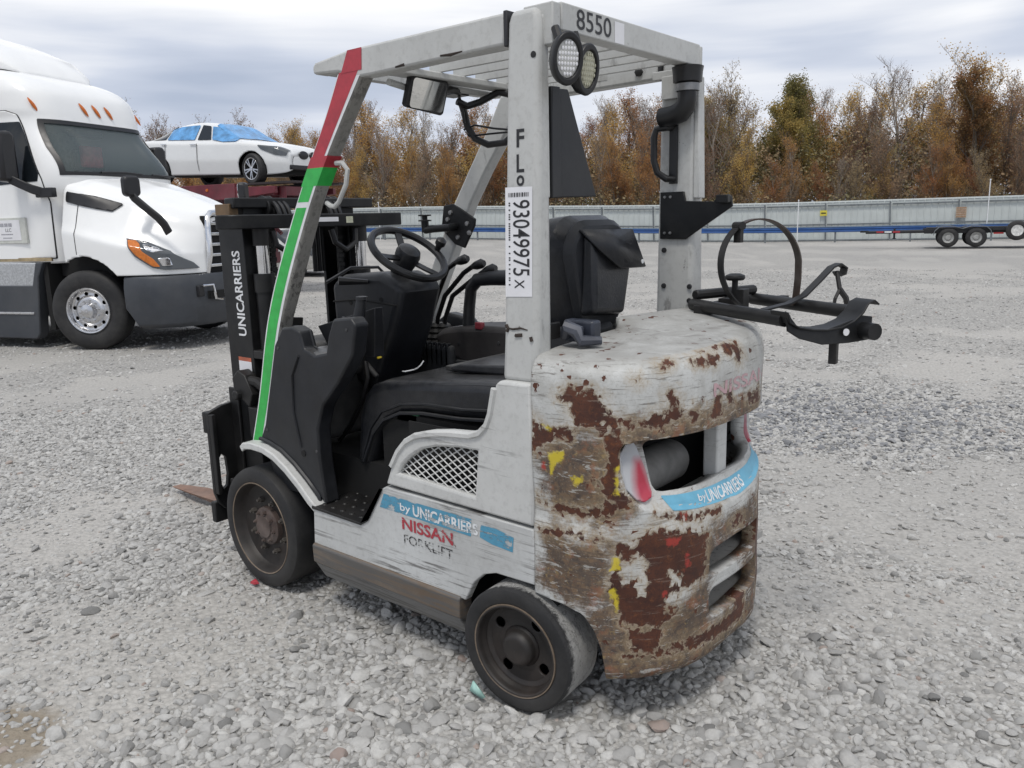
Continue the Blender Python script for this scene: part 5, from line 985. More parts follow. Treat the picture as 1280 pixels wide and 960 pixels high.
# ================================================================== passenger cars
def car(name, label, cat, loc, rz, body, film, group=None, steer=0, pitch=0):
    T = thing(name, label, cat, loc, rz, group); T.rotation_euler = (0, pitch, rz)
    xs = [-2.40, -2.36, -2.20, -1.90, -1.45, -1.0, -.35, .15, .62, .95, 1.35, 1.75, 2.05, 2.20, 2.26]
    zt = pchip(xs, [.72, .90, 1.00, 1.05, 1.20, 1.36, 1.42, 1.38, 1.15, 1.00, .96, .90, .83, .76, .60]); zb_ = pchip(xs, [.86*.8, .82, .94, 1.0, .99, .97, .95, .94, .93, .93, .90, .85, .78, .70, .58])
    hw = pchip(xs, [.62, .74, .84, .89, .91, .91, .91, .91, .91, .91, .90, .87, .80, .68, .52]); rw = pchip(xs, [.55, .62, .60, .58, .56, .56, .57, .60, .70, .76, .74, .70, .62, .5, .4]); zl = pchip(xs, [.40, .32, .26, .22, .20, .20, .20, .20, .20, .20, .20, .20, .22, .26, .34])
    def S(U, V):
        a = np.abs(V); h, r, t, bl, lo = hw(U), rw(U), zt(U), np.minimum(zb_(U), zt(U)-.02), zl(U)
        kx = [0, .22, .32, .52, .60, .82, 1.0]; Y = [0*h, r*.85, r, h-.055, h-.015, h, h*.93]; Z = [t, t-.02, t-.065, bl, bl-.05, lo+(bl-lo)*.45, lo]
        Z[2] = np.maximum(Z[2], bl+.004)
        yy = np.zeros(len(U)); zz = np.zeros(len(U))
        for i in range(6):
            k = (a >= kx[i]) & (a <= kx[i+1]); q = (a-kx[i])/(kx[i+1]-kx[i]); yy = np.where(k, Y[i]+(Y[i+1]-Y[i])*q, yy); zz = np.where(k, Z[i]+(Z[i+1]-Z[i])*q, zz)
        return np.stack([U, yy*np.sign(V+1e-12), zz], 1)
    def G(U, V, P):
        g = np.minimum(np.hypot(P[:, 0]-1.38, P[:, 2]-.335)-.375, np.hypot(P[:, 0]+1.42, P[:, 2]-.335)-.375); return np.where(np.abs(P[:, 1]) > .5, g, 1.)
    us_ = np.linspace(-2.40, 2.26, 100); V, F, _ = clipgrid(S, us_, np.linspace(-1, 1, 81), G); o = link('body', mesh_from('body', V, F), body, T, sharp=55); solid(o, .02)
    sm = o.modifiers.new('smooth', 'SMOOTH'); sm.factor = .5; sm.iterations = 4; o.modifiers.move(1, 0)
    for x in (-2.395, 2.25):
        q = S(np.full(40, x), np.linspace(-1, 1, 40)); b = MB(); b.v = [tuple(p) for p in q]; b.f = [tuple(range(40))]; b.build('bumper_face', body, T)
    b = MB(); b.box(-2.2, 2.05, -.70, .70, .22, .74); b.build('underbody', M_hole, T)
    def offc(off):
        def S2(U, V):
            e = 1e-3; P = S(U, V); a = S(U+e, V)-S(U-e, V); c = S(U, V+e)-S(U, V-e); n = np.cross(a, c); n /= np.linalg.norm(n, axis=1)[:, None]+1e-12
            n *= np.sign((n*(P-np.array([0, 0, .5]))).sum(1))[:, None]; return P+n*off
        return S2
    def patch(nm, poly, mat, off, v0, v1, axes=(0, 2), n=60):
        V, F, _ = clipgrid(offc(off), np.linspace(-2.3, 2.2, 140), np.linspace(v0, v1, n), lambda U, V, P: -sdpoly(P[:, axes], poly)); return link(nm, mesh_from(nm, V, F), mat, T, sharp=60)
    for sg in (-1, 1):
        v0, v1 = sorted((.24*sg, .54*sg)); M1 = film or M_dglass
        patch('side_window', [(-1.62, 1.02), (-1.50, 1.13), (-1.20, 1.235), (-1.16, 1.02)], M_dglass, .016, v0, v1)
        patch('side_window', [(-1.10, 1.01), (-1.14, 1.25), (-.90, 1.315), (-.28, 1.335), (-.26, .995)], M1, .02, v0, v1)
        patch('side_window', [(-.18, .99), (-.20, 1.335), (.06, 1.30), (.22, .985)] if film else [(-.18, .99), (-.20, 1.335), (.06, 1.31), (.60, .985)], M_dglass, .016, v0, v1)
        if film: patch('window_film', [(.26, .985), (.12, 1.29), (.30, 1.27), (.70, 1.07), (1.0, .93), (.78, .83), (.60, .93)], M1, .02, v0, sorted((.24*sg, .62*sg))[1] if sg > 0 else v1)
        patch('headlight', [(1.56, .84), (1.66, .74), (2.0, .62), (2.2, .60), (2.22, .72), (2.06, .80)], M_hlens, .012, *sorted((.36*sg, .85*sg)))
        patch('tail_light', [(-2.34, .86), (-2.30, .74), (-2.0, .80), (-2.02, .92)], simple('red_lens', (.3, .02, .02), .2), .012, *sorted((.36*sg, .85*sg)))
        b = MB(); b.box(-.35, -.18, *sorted((.905*sg, .925*sg)), .88, .90); b.box(-1.25, -1.08, *sorted((.905*sg, .925*sg)), .90, .92); b.build('door_handle', M_chrome, T, bevel=.004)
        for x in (-1.13, -.16, .82): patch('door_gap', [(x-.009, .30), (x+.009, .30), (x+.012, .91), (x-.012, .91)], M_gap, .012, *sorted((.55*sg, .97*sg)))
    patch('windshield', [(-.62, .22), (.62, .22), (.76, .90), (-.76, .90)], film or M_dglass, .016, -.45, .45, axes=(1, 0))
    patch('rear_window', [(-.52, -1.85), (.52, -1.85), (.5, -1.12), (-.5, -1.12)], M_dglass, .016, -.45, .45, axes=(1, 0))
    for sg in (-1, 1):
        b = MB(); b.lathe([(0, .03), (.12, .03), (.15, .02), (.16, .0)], (0, 0, 0), 'x', 20, caps=False); b.xform(Matrix.Translation((2.25, .18*sg, .64)) @ Matrix.Diagonal((1, 1, .58, 1))); b.build('kidney_grille', M_tblack, T)
    b = MB(); b.box(2.12, 2.27, -.62, .62, .32, .42); b.build('lower_intake', M_tblack, T, bevel=.02)
    for x, st in ((1.38, steer), (-1.42, 0)):
        for sg in (-1, 1):
            t = MB(); t.lathe([(.235, -.01), (.25, .0), (.30, .004), (.325, -.02), (.335, -.04), (.335, -.20), (.31, -.22), (.24, -.22)], (0, 0, 0), 'y', 40, caps=False); w = t.build('wheel', M_rubber, T)
            r = MB(); r.lathe([(.238, -.02), (.236, .0), (.222, -.004), (.215, -.05), (.215, -.20)], (0, 0, 0), 'y', 36, caps=False)
            for k in range(10):
                a = R(36*k+(8 if k % 2 else -8)); r.strap([(.03*math.cos(a), -.02, .03*math.sin(a)), (.13*math.cos(a), -.008, .13*math.sin(a)), (.222*math.cos(a), -.012, .222*math.sin(a))], (-math.sin(a), 0, math.cos(a)), .026, .02)
            r.lathe([(.05, -.03), (.045, .0), (0, .002)], (0, 0, 0), 'y', 16, caps=False); r.build('rim', M_alu, w)
            k = MB(); k.lathe([(.22, -.10), (0, -.10)], (0, 0, 0), 'y', 20, caps=False); k.build('brake_disc', M_hole, w)
            w.location = (x, .905*sg, .335); w.rotation_euler = (0, 0, st+(0 if sg > 0 else math.pi))
    return T
M_gap = simple('panel_gap', (.12, .12, .12), .6, var=.05)
M_carw = simple('white_car_paint', (.76, .77, .77), .18, var=.02, scale=2, spec=.6); M_cars = simple('silver_car_paint', (.50, .50, .48), .25, .3, var=.04, scale=3)
M_film = simple('blue_plastic_film', (.10, .29, .56), .22, var=.35, scale=5, bmp=.5)
CH = R(-165)
wp = Vector((13.262, -8.246, 2.828)); fwd = Vector((math.cos(CH), math.sin(CH), 0)); lft = Vector((-fwd.y, fwd.x, 0))
o3 = wp-fwd*1.38+lft*.905; ZC = wp.z-.335
car('wrecked_sedan', 'white sedan with blue film over its windows atop the red car hauler', 'car', (o3.x, o3.y, ZC), CH, M_carw, M_film, steer=R(-10), pitch=R(2.0))
wp = Vector((17.476, -12.188, .374)); H2 = R(-172); f2 = Vector((math.cos(H2), math.sin(H2), 0)); l2 = Vector((-f2.y, f2.x, 0)); o4 = wp-f2*1.38+l2*.905
car('silver_sedan', 'silver sedan parked on the gravel behind the forklift mast', 'car', (o4.x, o4.y, wp.z-.335), H2, M_cars, None)
# ================================================================== car hauler
HT = thing('car_hauler', 'dark red car hauler trailer frame beneath the white sedan', 'trailer', (o3.x, o3.y, 0), CH)
M_hred = simple('dark_red_steel', (.135, .018, .028), .45, var=.25, scale=3, dust=.15)
for sg in (1, -1):
    y = .98*sg
    b = MB(); b.box(-5.5, 1.05, *sorted((y, y+.12*sg)), ZC-.36, ZC-.02); b.build('upper_deck_rail', M_hred, HT, bevel=.01)
    b = MB(); b.hexa([(1.05, y, ZC-.34), (1.05, y+.10*sg, ZC-.34), (1.05, y+.10*sg, ZC-.10), (1.05, y, ZC-.10)], [(2.15, y, ZC-.26), (2.15, y+.10*sg, ZC-.26), (2.15, y+.10*sg, ZC-.12), (2.15, y, ZC-.12)]); b.build('deck_extension', M_hred, HT, bevel=.008)
    b = MB(); b.box(-5.5, 2.6, *sorted((.62*sg, .98*sg)), ZC-.06, ZC-.015); b.build('wheel_track', simple('dark_track', (.03, .022, .022), .6), HT)
    for x in (-4.6, -1.2, .15): b = MB(); b.box(x-.11, x+.11, *sorted((y+.005*sg, y+.115*sg)), .62, ZC-.355); b.build('deck_post', M_hred, HT, bevel=.01)
    for x0, x1 in ((.45, -.55), (-1.3, -2.4)):
        b = MB(); b.tube([(x0, y+.06*sg, ZC-1.15), (x1, y+.06*sg, ZC-.32)], .055, 6); b.build('diagonal_brace', M_hred, HT)
    b = MB(); b.box(-6.0, .3, *sorted((y-.04*sg, y+.14*sg)), .62, .90); b.build('lower_deck_rail', M_hred, HT, bevel=.01)
    for x in (-4.2, -3.1):
        b = MB(); b.lathe([(.25, -.14), (.25, .14), (.40, .14), (.43, .11), (.43, -.11), (.40, -.14)], (x, .95*sg, .43), 'y', 32, caps=False); b.build('wheel', M_rubber, HT)
    b = MB(); b.tube([(2.05, .7*sg, ZC-.12), (2.05, .72*sg, 1.72)], .08, 10); b.build('front_post', M_hred, HT)
for x in (-5.4, -3.5, -1.2, .55, 1.9): b = MB(); b.box(x-.07, x+.07, -.98, .98, ZC-.30, ZC-.10); b.build('cross_member', M_hred, HT, bevel=.008)
b = MB(); b.box(-6.0, .3, -.9, .9, .70, .78); b.build('lower_deck', simple('dark_track', (.03, .022, .022), .6), HT)
b = MB(); b.box(.3, 2.15, -.80, .80, 1.62, 1.74); b.build('front_platform', M_hred, HT, bevel=.01)
for k in range(8): b = MB(); b.lathe([(0, 0), (.035, 0), (.03, -.02), (0, -.022)], (-5+.75*k, -1.101, ZC-.14), 'y', 10); b.build('side_marker', M_orange, HT)
b = MB(); b.lathe([(0, -.4), (.12, -.38), (.12, .38), (0, .4)], (1.6, -.85, ZC-.62), 'y', 12); b.tube([(1.1, -.8, ZC-.2), (1.2, -.8, ZC-.7), (1.9, -.8, ZC-.75)], .03, 6); b.build('hydraulic_pump', M_hole, HT)
# ================================================================== setting: ground
CAMP = Vector((-2.9445, 2.3378, 0)); FH = Vector((.6424, -.7664, 0)); LH = Vector((.7664, .6424, 0))
def ground_z(x, y):
    x = np.asarray(x, float); y = np.asarray(y, float)
    r = (x-CAMP.x)*FH.x+(y-CAMP.y)*FH.y; l = (x-CAMP.x)*LH.x+(y-CAMP.y)*LH.y
    t = np.clip((l+16)/24, 0, 1); return .0155*np.clip(r-22, 0, 45)*t*t*(3-2*t)
def vnoise(x, y, s, seed):
    r = np.random.default_rng(seed); G = r.random((128, 128)); u = np.asarray(x)/s+500; v = np.asarray(y)/s+500; i = np.floor(u).astype(int); j = np.floor(v).astype(int); a = u-i; b = v-j
    a = a*a*(3-2*a); b = b*b*(3-2*b); g = lambda p, q: G[p % 128, q % 128]
    return (g(i, j)*(1-a)+g(i+1, j)*a)*(1-b)+(g(i, j+1)*(1-a)+g(i+1, j+1)*a)*b
rr = np.concatenate([[0], np.geomspace(.25, 20, 230), np.geomspace(21, 900, 60)]); na = 360
V = []; F = []
for i, r in enumerate(rr):
    a = np.arange(na)*2*math.pi/na; x = -1.0+r*np.cos(a); y = -.5+r*np.sin(a)
    z = ground_z(x, y)-.006+(vnoise(x, y, .9, 1)-.5)*.022*(r < 30)+(vnoise(x, y, .16, 2)-.5)*.010*(r < 14); V += list(zip(x, y, z))
for i in range(len(rr)-1):
    for k in range(na): F.append((i*na+k, (i+1)*na+k, (i+1)*na+(k+1) % na, i*na+(k+1) % na))
def gravel_mat():
    m, nt, p, o = newmat('crushed_gravel')
    def vor(s, feat='F1'):
        n = nd(nt, 'ShaderNodeTexVoronoi'); n.inputs['Scale'].default_value = s; n.feature = feat; nt.links.new(o, n.inputs['Vector']); return n
    big = noise(nt, o, .55, 5, .6, .4); mid = noise(nt, o, 3.0, 5, .65); fine = noise(nt, o, 90, 4, .7)
    v1 = vor(42); v2 = vor(110)
    cellc = ramp(nt, v1.outputs['Color'], [(0, (.31, .302, .29)), (.5, (.43, .42, .403)), (1, (.53, .52, .50))])
    cell2 = ramp(nt, v2.outputs['Color'], [(0, (.36, .345, .325)), (1, (.50, .485, .455))])
    dustc = mixc(nt, fine, (.44, .422, .392), (.51, .49, .458))
    c = mixc(nt, .55, cellc, cell2); at_ = nd(nt, 'ShaderNodeAttribute', attribute_name='loose'); dm = ramp(nt, math_(nt, 'ADD', at_.outputs['Fac'], math_(nt, 'MULTIPLY', math_(nt, 'SUBTRACT', mid, .5), .3)), [(.38, .55), (.54, 0)])
    c = mixc(nt, dm, c, dustc)
    gap_shade = ramp(nt, v1.outputs['Distance'], [(.35, 0), (.75, .55)]); c = mixc(nt, math_(nt, 'MULTIPLY', gap_shade, math_(nt, 'SUBTRACT', 1.0, dm)), c, (.11, .107, .10))  # shade between the stones, put into the ground colour
    c = mixc(nt, ramp(nt, noise(nt, o, .16, 4, .6), [(.42, 0), (.62, .35)]), c, (.30, .295, .285))
    # brown muddy spot
    dv = nd(nt, 'ShaderNodeVectorMath', operation='DISTANCE'); nt.links.new(o, dv.inputs[0]); dv.inputs[1].default_value = (-.27, 1.68, 0)
    mf = ramp(nt, math_(nt, 'ADD', dv.outputs['Value'], math_(nt, 'MULTIPLY', math_(nt, 'SUBTRACT', noise(nt, o, 9, 5, .7), .5), .14)), [(.16, 1), (.24, 0)]); c = mixc(nt, math_(nt, 'MULTIPLY', mf, .75), c, (.22, .175, .12))
    setv(nt, p, 'Base Color', c); setv(nt, p, 'Roughness', .95); p.inputs['Specular IOR Level'].default_value = .2
    h = math_(nt, 'ADD', math_(nt, 'MULTIPLY', v1.outputs['Distance'], -1.0), math_(nt, 'MULTIPLY', v2.outputs['Distance'], -.35)); h = math_(nt, 'ADD', h, math_(nt, 'MULTIPLY', fine, .25)); bump(nt, p, h, .55, .012); return m
def dens(x, y): return .55*vnoise(x, y, 1.3, 5)+.45*vnoise(x, y, .42, 6)
GM = gravel_mat()
GMe = mesh_from('ground', V, F); VA = np.array(V); A = GMe.attributes.new('loose', 'FLOAT', 'POINT'); A.data.foreach_set('value', (dens(VA[:, 0], VA[:, 1])+.16*np.exp(-((VA[:, 0]+.8)**2+(VA[:, 1]-.9)**2)/3.0)).astype(np.float32))
gr_o = link('ground', GMe, GM); tag(gr_o, 'pale grey gravel lot with compacted dusty patches', None, None, 'structure')
# loose stones
def stone_mat(name, stops):
    m, nt, p, o = newmat(name); oi = nd(nt, 'ShaderNodeObjectInfo'); c = ramp(nt, oi.outputs['Random'], stops)
    n = noise(nt, o, 2.6, 5, .65); c = mixc(nt, ramp(nt, n, [(.35, 0), (.7, .35)]), c, (.27, .265, .255)); setv(nt, p, 'Base Color', c); setv(nt, p, 'Roughness', .9); p.inputs['Specular IOR Level'].default_value = .25; bump(nt, p, noise(nt, o, 6, 4, .7), .35, .12); return m
SM = stone_mat('limestone', [(0, (.20, .198, .192)), (.08, (.35, .344, .332)), (.35, (.46, .452, .436)), (.75, (.53, .522, .502)), (.985, (.60, .59, .565)), (.993, (.40, .33, .29)), (1, (.33, .26, .23))])
SMD = stone_mat('blue_grey_stone', [(0, (.17, .175, .185)), (.6, (.26, .265, .28)), (1, (.38, .38, .385))])
def stone_set(cname, mat, seed):
    c = bpy.data.collections.new(cname); r = np.random.default_rng(seed)
    for k in range(9):
        bm = bmesh.new(); bmesh.ops.create_icosphere(bm, subdivisions=2, radius=1); sx = (1, r.uniform(.62, .95), r.uniform(.42, .75)); ph = r.uniform(0, 6, 9); cuts = [(Vector(r.normal(size=3)).normalized(), r.uniform(.55, .86)) for _ in range(10)]
        for v in bm.verts:
            p = v.co.copy()
            for nn, dd in cuts:
                t = p.dot(nn)-dd
                if t > 0: p -= nn*t*.85
            s = 1+.06*math.sin(3*p.x+ph[0])+.06*math.sin(4*p.y+ph[1])+.05*math.sin(5*p.z+ph[2]); v.co = Vector((p.x*s*sx[0], p.y*s*sx[1], p.z*s*sx[2]))
        me = bpy.data.meshes.new('stone'); bm.to_mesh(me); bm.free(); me.materials.append(mat); me.polygons.foreach_set('use_smooth', [True]*len(me.polygons)); me.set_sharp_from_angle(angle=R(36))
        o = bpy.data.objects.new('stone', me); c.objects.link(o)
    return c
def scatter(name, label, pts, rots, scls, coll, seed):
    me = bpy.data.meshes.new(name); me.from_pydata([tuple(p) for p in pts], [], [])
    A = me.attributes.new('rot', 'FLOAT_VECTOR', 'POINT'); A.data.foreach_set('vector', rots.astype(np.float32).ravel()); A = me.attributes.new('scl', 'FLOAT_VECTOR', 'POINT'); A.data.foreach_set('vector', scls.astype(np.float32).ravel())
    A = me.attributes.new('pick', 'INT', 'POINT'); A.data.foreach_set('value', np.random.default_rng(seed).integers(0, 9, len(pts)).astype(np.int32))
    o = bpy.data.objects.new(name, me); COL.objects.link(o); tag(o, label, None, None, 'stuff')
    g = bpy.data.node_groups.new(name, 'GeometryNodeTree'); g.interface.new_socket('Geometry', in_out='INPUT', socket_type='NodeSocketGeometry'); g.interface.new_socket('Geometry', in_out='OUTPUT', socket_type='NodeSocketGeometry')
    gi = g.nodes.new('NodeGroupInput'); go = g.nodes.new('NodeGroupOutput'); ip = g.nodes.new('GeometryNodeInstanceOnPoints'); ci = g.nodes.new('GeometryNodeCollectionInfo'); ci.inputs['Collection'].default_value = coll; ci.inputs['Separate Children'].default_value = True; ci.inputs['Reset Children'].default_value = True
    ip.inputs['Pick Instance'].default_value = True
    def na_(k, t): n = g.nodes.new('GeometryNodeInputNamedAttribute'); n.data_type = t; n.inputs['Name'].default_value = k; return n.outputs['Attribute']
    g.links.new(gi.outputs[0], ip.inputs['Points']); g.links.new(ci.outputs[0], ip.inputs['Instance']); g.links.new(na_('pick', 'INT'), ip.inputs['Instance Index']); g.links.new(na_('rot', 'FLOAT_VECTOR'), ip.inputs['Rotation']); g.links.new(na_('scl', 'FLOAT_VECTOR'), ip.inputs['Scale']); g.links.new(ip.outputs[0], go.inputs[0])
    md = o.modifiers.new('scatter', 'NODES'); md.node_group = g; return o
def wedge(n, r0, r1, half=50, pw=.5):
    t = RNG.random(n); r = np.sqrt(r0*r0+(r1*r1-r0*r0)*t); a = YAW+np.radians(RNG.uniform(-half, half, n)); return CAMP.x+r*np.cos(a), CAMP.y+r*np.sin(a), r
XS, YS, SS = [], [], []
for n, r0, r1, med, sg, gate in ((9000, .8, 3.6, .0150, .42, .52), (15000, .8, 3.8, .008, .3, .0), (34000, 3.5, 9, .0135, .38, .40), (26000, 3.5, 7.5, .008, .3, 0), (60000, 8.5, 24, .0165, .32, .34)):
    x, y, r = wedge(n, r0, r1); near = np.exp(-((x+.8)**2+(y-.9)**2)/3.0)
    dd = dens(x, y)+.16*near; k = RNG.random(n) < np.clip((dd-gate+.10)/.20, .05 if gate else .35, 1)
    s = med*np.exp(sg*RNG.normal(size=n)); s = np.clip(s, .005, .034)*(1+.25*near)
    XS.append(x[k]); YS.append(y[k]); SS.append(s[k])
gx, gy = np.meshgrid(np.arange(-6, 9, .031), np.arange(-8, 4, .031)); gx = (gx+(np.arange(gx.shape[0])[:, None] % 2)*.0145).ravel(); gy = gy.ravel(); gx = gx+RNG.normal(0, .006, len(gx)); gy = gy+RNG.normal(0, .006, len(gy))
rad = np.hypot(gx-CAMP.x, gy-CAMP.y); ang = (np.degrees(np.arctan2(gy-CAMP.y, gx-CAMP.x))-math.degrees(YAW)+180) % 360-180; dd = dens(gx, gy)+.20*np.exp(-((gx+.8)**2+(gy-.9)**2)/3.0)
k = (rad > .8) & (rad < 8.0) & (np.abs(ang) < 50) & (RNG.random(len(gx)) < np.clip((dd-.38)/.16, .10, .94)); XS.append(gx[k]); YS.append(gy[k]); SS.append(np.clip(RNG.normal(.0165, .0042, k.sum()), .008, .029))
XS = np.concatenate(XS); YS = np.concatenate(YS); SS = np.concatenate(SS); n = len(XS)
ZS = ground_z(XS, YS)-.006+(vnoise(XS, YS, .9, 1)-.5)*.022+(vnoise(XS, YS, .16, 2)-.5)*.010+SS*RNG.uniform(-.25, .25, n)
ROT = np.stack([RNG.normal(0, .22, n), RNG.normal(0, .22, n), RNG.uniform(0, 6.28, n)], 1); SCL = SS[:, None]*RNG.uniform(.85, 1.2, (n, 3))
inwheel = ((np.abs(XS) < .22) & (np.abs(np.abs(YS)-.43) < .10) & (SS > .012)) | ((np.abs(XS+1.44) < .15) & (np.abs(np.abs(YS)-.48) < .09) & (SS > .012))
q = ~inwheel; P3 = np.stack([XS, YS, ZS], 1)
scatter('gravel_stones', 'loose pale limestone pebbles scattered over the lot', P3[q], ROT[q], SCL[q], stone_set('stone_shapes', SM, 21), 31)
n = 3200; u = RNG.normal(size=n); v = RNG.normal(size=n); X = -.9+.75*u*.9-.35*v*.3; Y = -3.7+.55*v+.25*u; S_ = np.clip(.014*np.exp(.4*RNG.normal(size=n)), .005, .035)
k = dens(X, Y) > .42; X, Y, S_ = X[k], Y[k], S_[k]; n = len(X); Z = ground_z(X, Y)-.004+(vnoise(X, Y, .9, 1)-.5)*.022+S_*.2
scatter('dark_gravel', 'patch of darker blue grey stones on the gravel behind the counterweight', np.stack([X, Y, Z], 1), np.stack([RNG.normal(0, .2, n), RNG.normal(0, .2, n), RNG.uniform(0, 6.28, n)], 1), S_[:, None]*np.ones((n, 3)), stone_set('dark_stone_shapes', SMD, 22), 32)
b = MB(); b.hexa([(.01, .54, .012), (.045, .535, .012), (.05, .565, .012), (.02, .56, .012)], [(.015, .545, .026), (.04, .54, .030), (.044, .56, .024), (.024, .556, .028)]); tag(b.build('red_fragment', M_redt, bevel=.002), 'small red plastic fragment on the gravel beside the front wheel', 'debris')
b = MB(); b.add([(-1.275, .585, .05), (-1.262, .59, .012), (-1.325, .60, .010), (-1.335, .595, .018), (-1.295, .588, .04)], [(0, 1, 2, 3, 4)]); solid(tag(b.build('plastic_shard', simple('pale_teal_plastic', (.30, .48, .43), .3)), 'pale teal plastic shard leaning by the rear tyre', 'debris'), .004)
# ================================================================== fence and guard rail
E_ = Vector((-.9668, -.2556, 0)); FA = Vector((38.615, -34.433, 0)); M_fence = simple('pale_fence_metal', (.54, .575, .56), .45, var=.06, scale=1.2, dust=.15); M_ftrim = simple('light_fence_trim', (.64, .675, .66), .45, var=.05, scale=2); M_fpost = simple('grey_fence_post', (.15, .165, .175), .5, var=.2, scale=4)
FN = thing('metal_fence', 'long pale ribbed metal fence with grey posts along the back of the lot', 'fence', (FA.x, FA.y, 0), math.atan2(E_.y, E_.x))
L = 3.05
def ribs():
    V = []; F = []; x = 0; prof = []
    while x < L-.001:
        for dx, d in ((0, 0), (.24, 0), (.255, .03), (.29, .03), (.305, 0)): prof.append((min(x+dx, L), d))
        x += .305
    for z in (.06, 1.98):
        V += [(p, -d, z) for p, d in prof]
    n = len(prof); F = [(i, i+1, n+i+1, n+i) for i in range(n-1)]; return mesh_from('fence_panel', V, F)
pm = ribs(); first = {}
for i in range(-6, 17):
    x = i*L; g0 = FA+E_*x; g1 = FA+E_*(x+L); z0 = float(ground_z(g0.x, g0.y)); z1 = float(ground_z(g1.x, g1.y)); zm = (z0+z1)/2
    if 'p' not in first:
        first['p'] = link('fence_panel', pm, M_fence, FN, sharp=20)
        b = MB(); b.box(0, L-.004, -.03, .03, 1.98, 2.05); first['t'] = b.build('panel_cap', M_ftrim, FN)
        b = MB(); b.box(-.035, .035, -.13, -.06, -.2, 1.94); first['q'] = b.build('fence_post', M_fpost, FN)
        b = MB(); b.box(.036, L-.036, -.11, -.06, 1.78, 1.86); first['r'] = b.build('fence_rail', M_fpost, FN)
        b = MB(); b.box(.036, L-.036, -.11, -.06, .82, .90); first['r2'] = b.build('fence_rail', M_fpost, FN)
        b = MB(); b.box(.036, L-.036, -.11, -.06, .02, .09); first['r3'] = b.build('fence_rail', M_fpost, FN); objs = list(first.values())
    else:
        objs = []
        for s in first.values(): c = s.copy(); COL.objects.link(c); c.parent = FN; objs.append(c)
    for o in objs:
        o.location = (x, 0, zm if 'post' not in o.name else z0)
        if 'post' not in o.name: o.rotation_euler = (0, -math.atan2(z1-z0, L), 0); o.location.z = z0
        else: o.rotation_euler = (0, R(-2), 0)
RA = Vector((37.526, -33.515, 0)); RB = Vector((4.802, -41.486, 0)); RD = (RB-RA).normalized()
GR = thing('guard_rail', 'long blue steel guard rail standing in front of the pale fence', 'guard rail', (RA.x, RA.y, 0), math.atan2(RD.y, RD.x))
M_blue = simple('blue_rail_paint', (.035, .105, .30), .4, var=.15, scale=2, dust=.1); M_lblue = simple('pale_blue_edge', (.20, .29, .42), .4, var=.15)
def gz(x): p = RA+RD*x; return float(ground_z(p.x, p.y))
wprof = [(0, .56), (-.05, .59), (-.05, .64), (0, .67), (0, .70), (-.05, .73), (-.05, .78), (0, .81)]
xs = np.linspace(-18, 44, 40); b = MB(); b.loft([[(x, y, z+gz(x)-.06) for y, z in wprof] for x in xs], closed=False, caps=False); o = b.build('rail_beam', M_blue, GR, sharp=20); solid(o, .01, 0)
b = MB(); b.loft([[(x, y, z+gz(x)-.06) for y, z in ((-.06, .812), (.01, .812), (.01, .84), (-.06, .84))] for x in xs]); b.build('rail_edge', M_lblue, GR)
for i in range(-5, 13):
    x = i*3.4; b = MB(); b.box(x-.04, x+.04, .012, .10, -.2+gz(x), .74+gz(x)); b.build('rail_post', M_fpost, GR)
# marker poles
for (x, y, h, lab) in ((11.891, -36.964, 2.05, 'thin white marker pole standing beside the forklift gas bottle ring'), (4.722, -41.566, 2.75, 'thin white marker pole farthest right by the fence'), (37.321, -32.985, 2.3, 'thin white marker pole seen above the steering wheel')):
    z = float(ground_z(x, y)); b = MB(); b.tube([(0, 0, 0), (0, 0, h)], .022, 8); b.lathe([(0, h), (.035, h), (.035, h+.05), (0, h+.06)], (0, 0, 0), 'z', 8); tag(b.build('marker_pole', M_wpr, None, loc=(x, y, z)), lab, 'pole', 'white marker poles')
def fsign(name, x, z, w, h, mat, lab, slats=0):
    p = FA+E_*x+Vector((-E_.y, E_.x, 0))*0; zz = float(ground_z(p.x, p.y)); T = thing(name, lab, 'sign', (p.x, p.y, 0), math.atan2(E_.y, E_.x))
    b = MB(); b.box(-w/2, w/2, -.14, -.125, z-h/2, z+h/2); b.build('board', mat, T)
    for k in range(slats):
        b = MB(); b.box(-w/2+.03, w/2-.03, -.152, -.14, z-h/2+h*(k+.55)/slats-.02, z-h/2+h*(k+.55)/slats+.03); b.build('slat', simple('rust_brown_slat', (.33, .20, .12), .6), T)
    if not slats:
        b = MB(); b.box(-w*.35, w*.35, -.145, -.14, z-.03, z+.03); b.build('text_band', M_ink, T)
fsign('yellow_sign', 27.3, 1.45, .34, .28, simple('sign_yellow', (.62, .53, .06), .4), 'small yellow sign fixed to the pale fence')
fsign('wall_vent', 33.6, 1.32, .46, .52, simple('vent_tan', (.42, .34, .26), .6), 'square brown slatted board fixed to the fence above the trailer', 5)
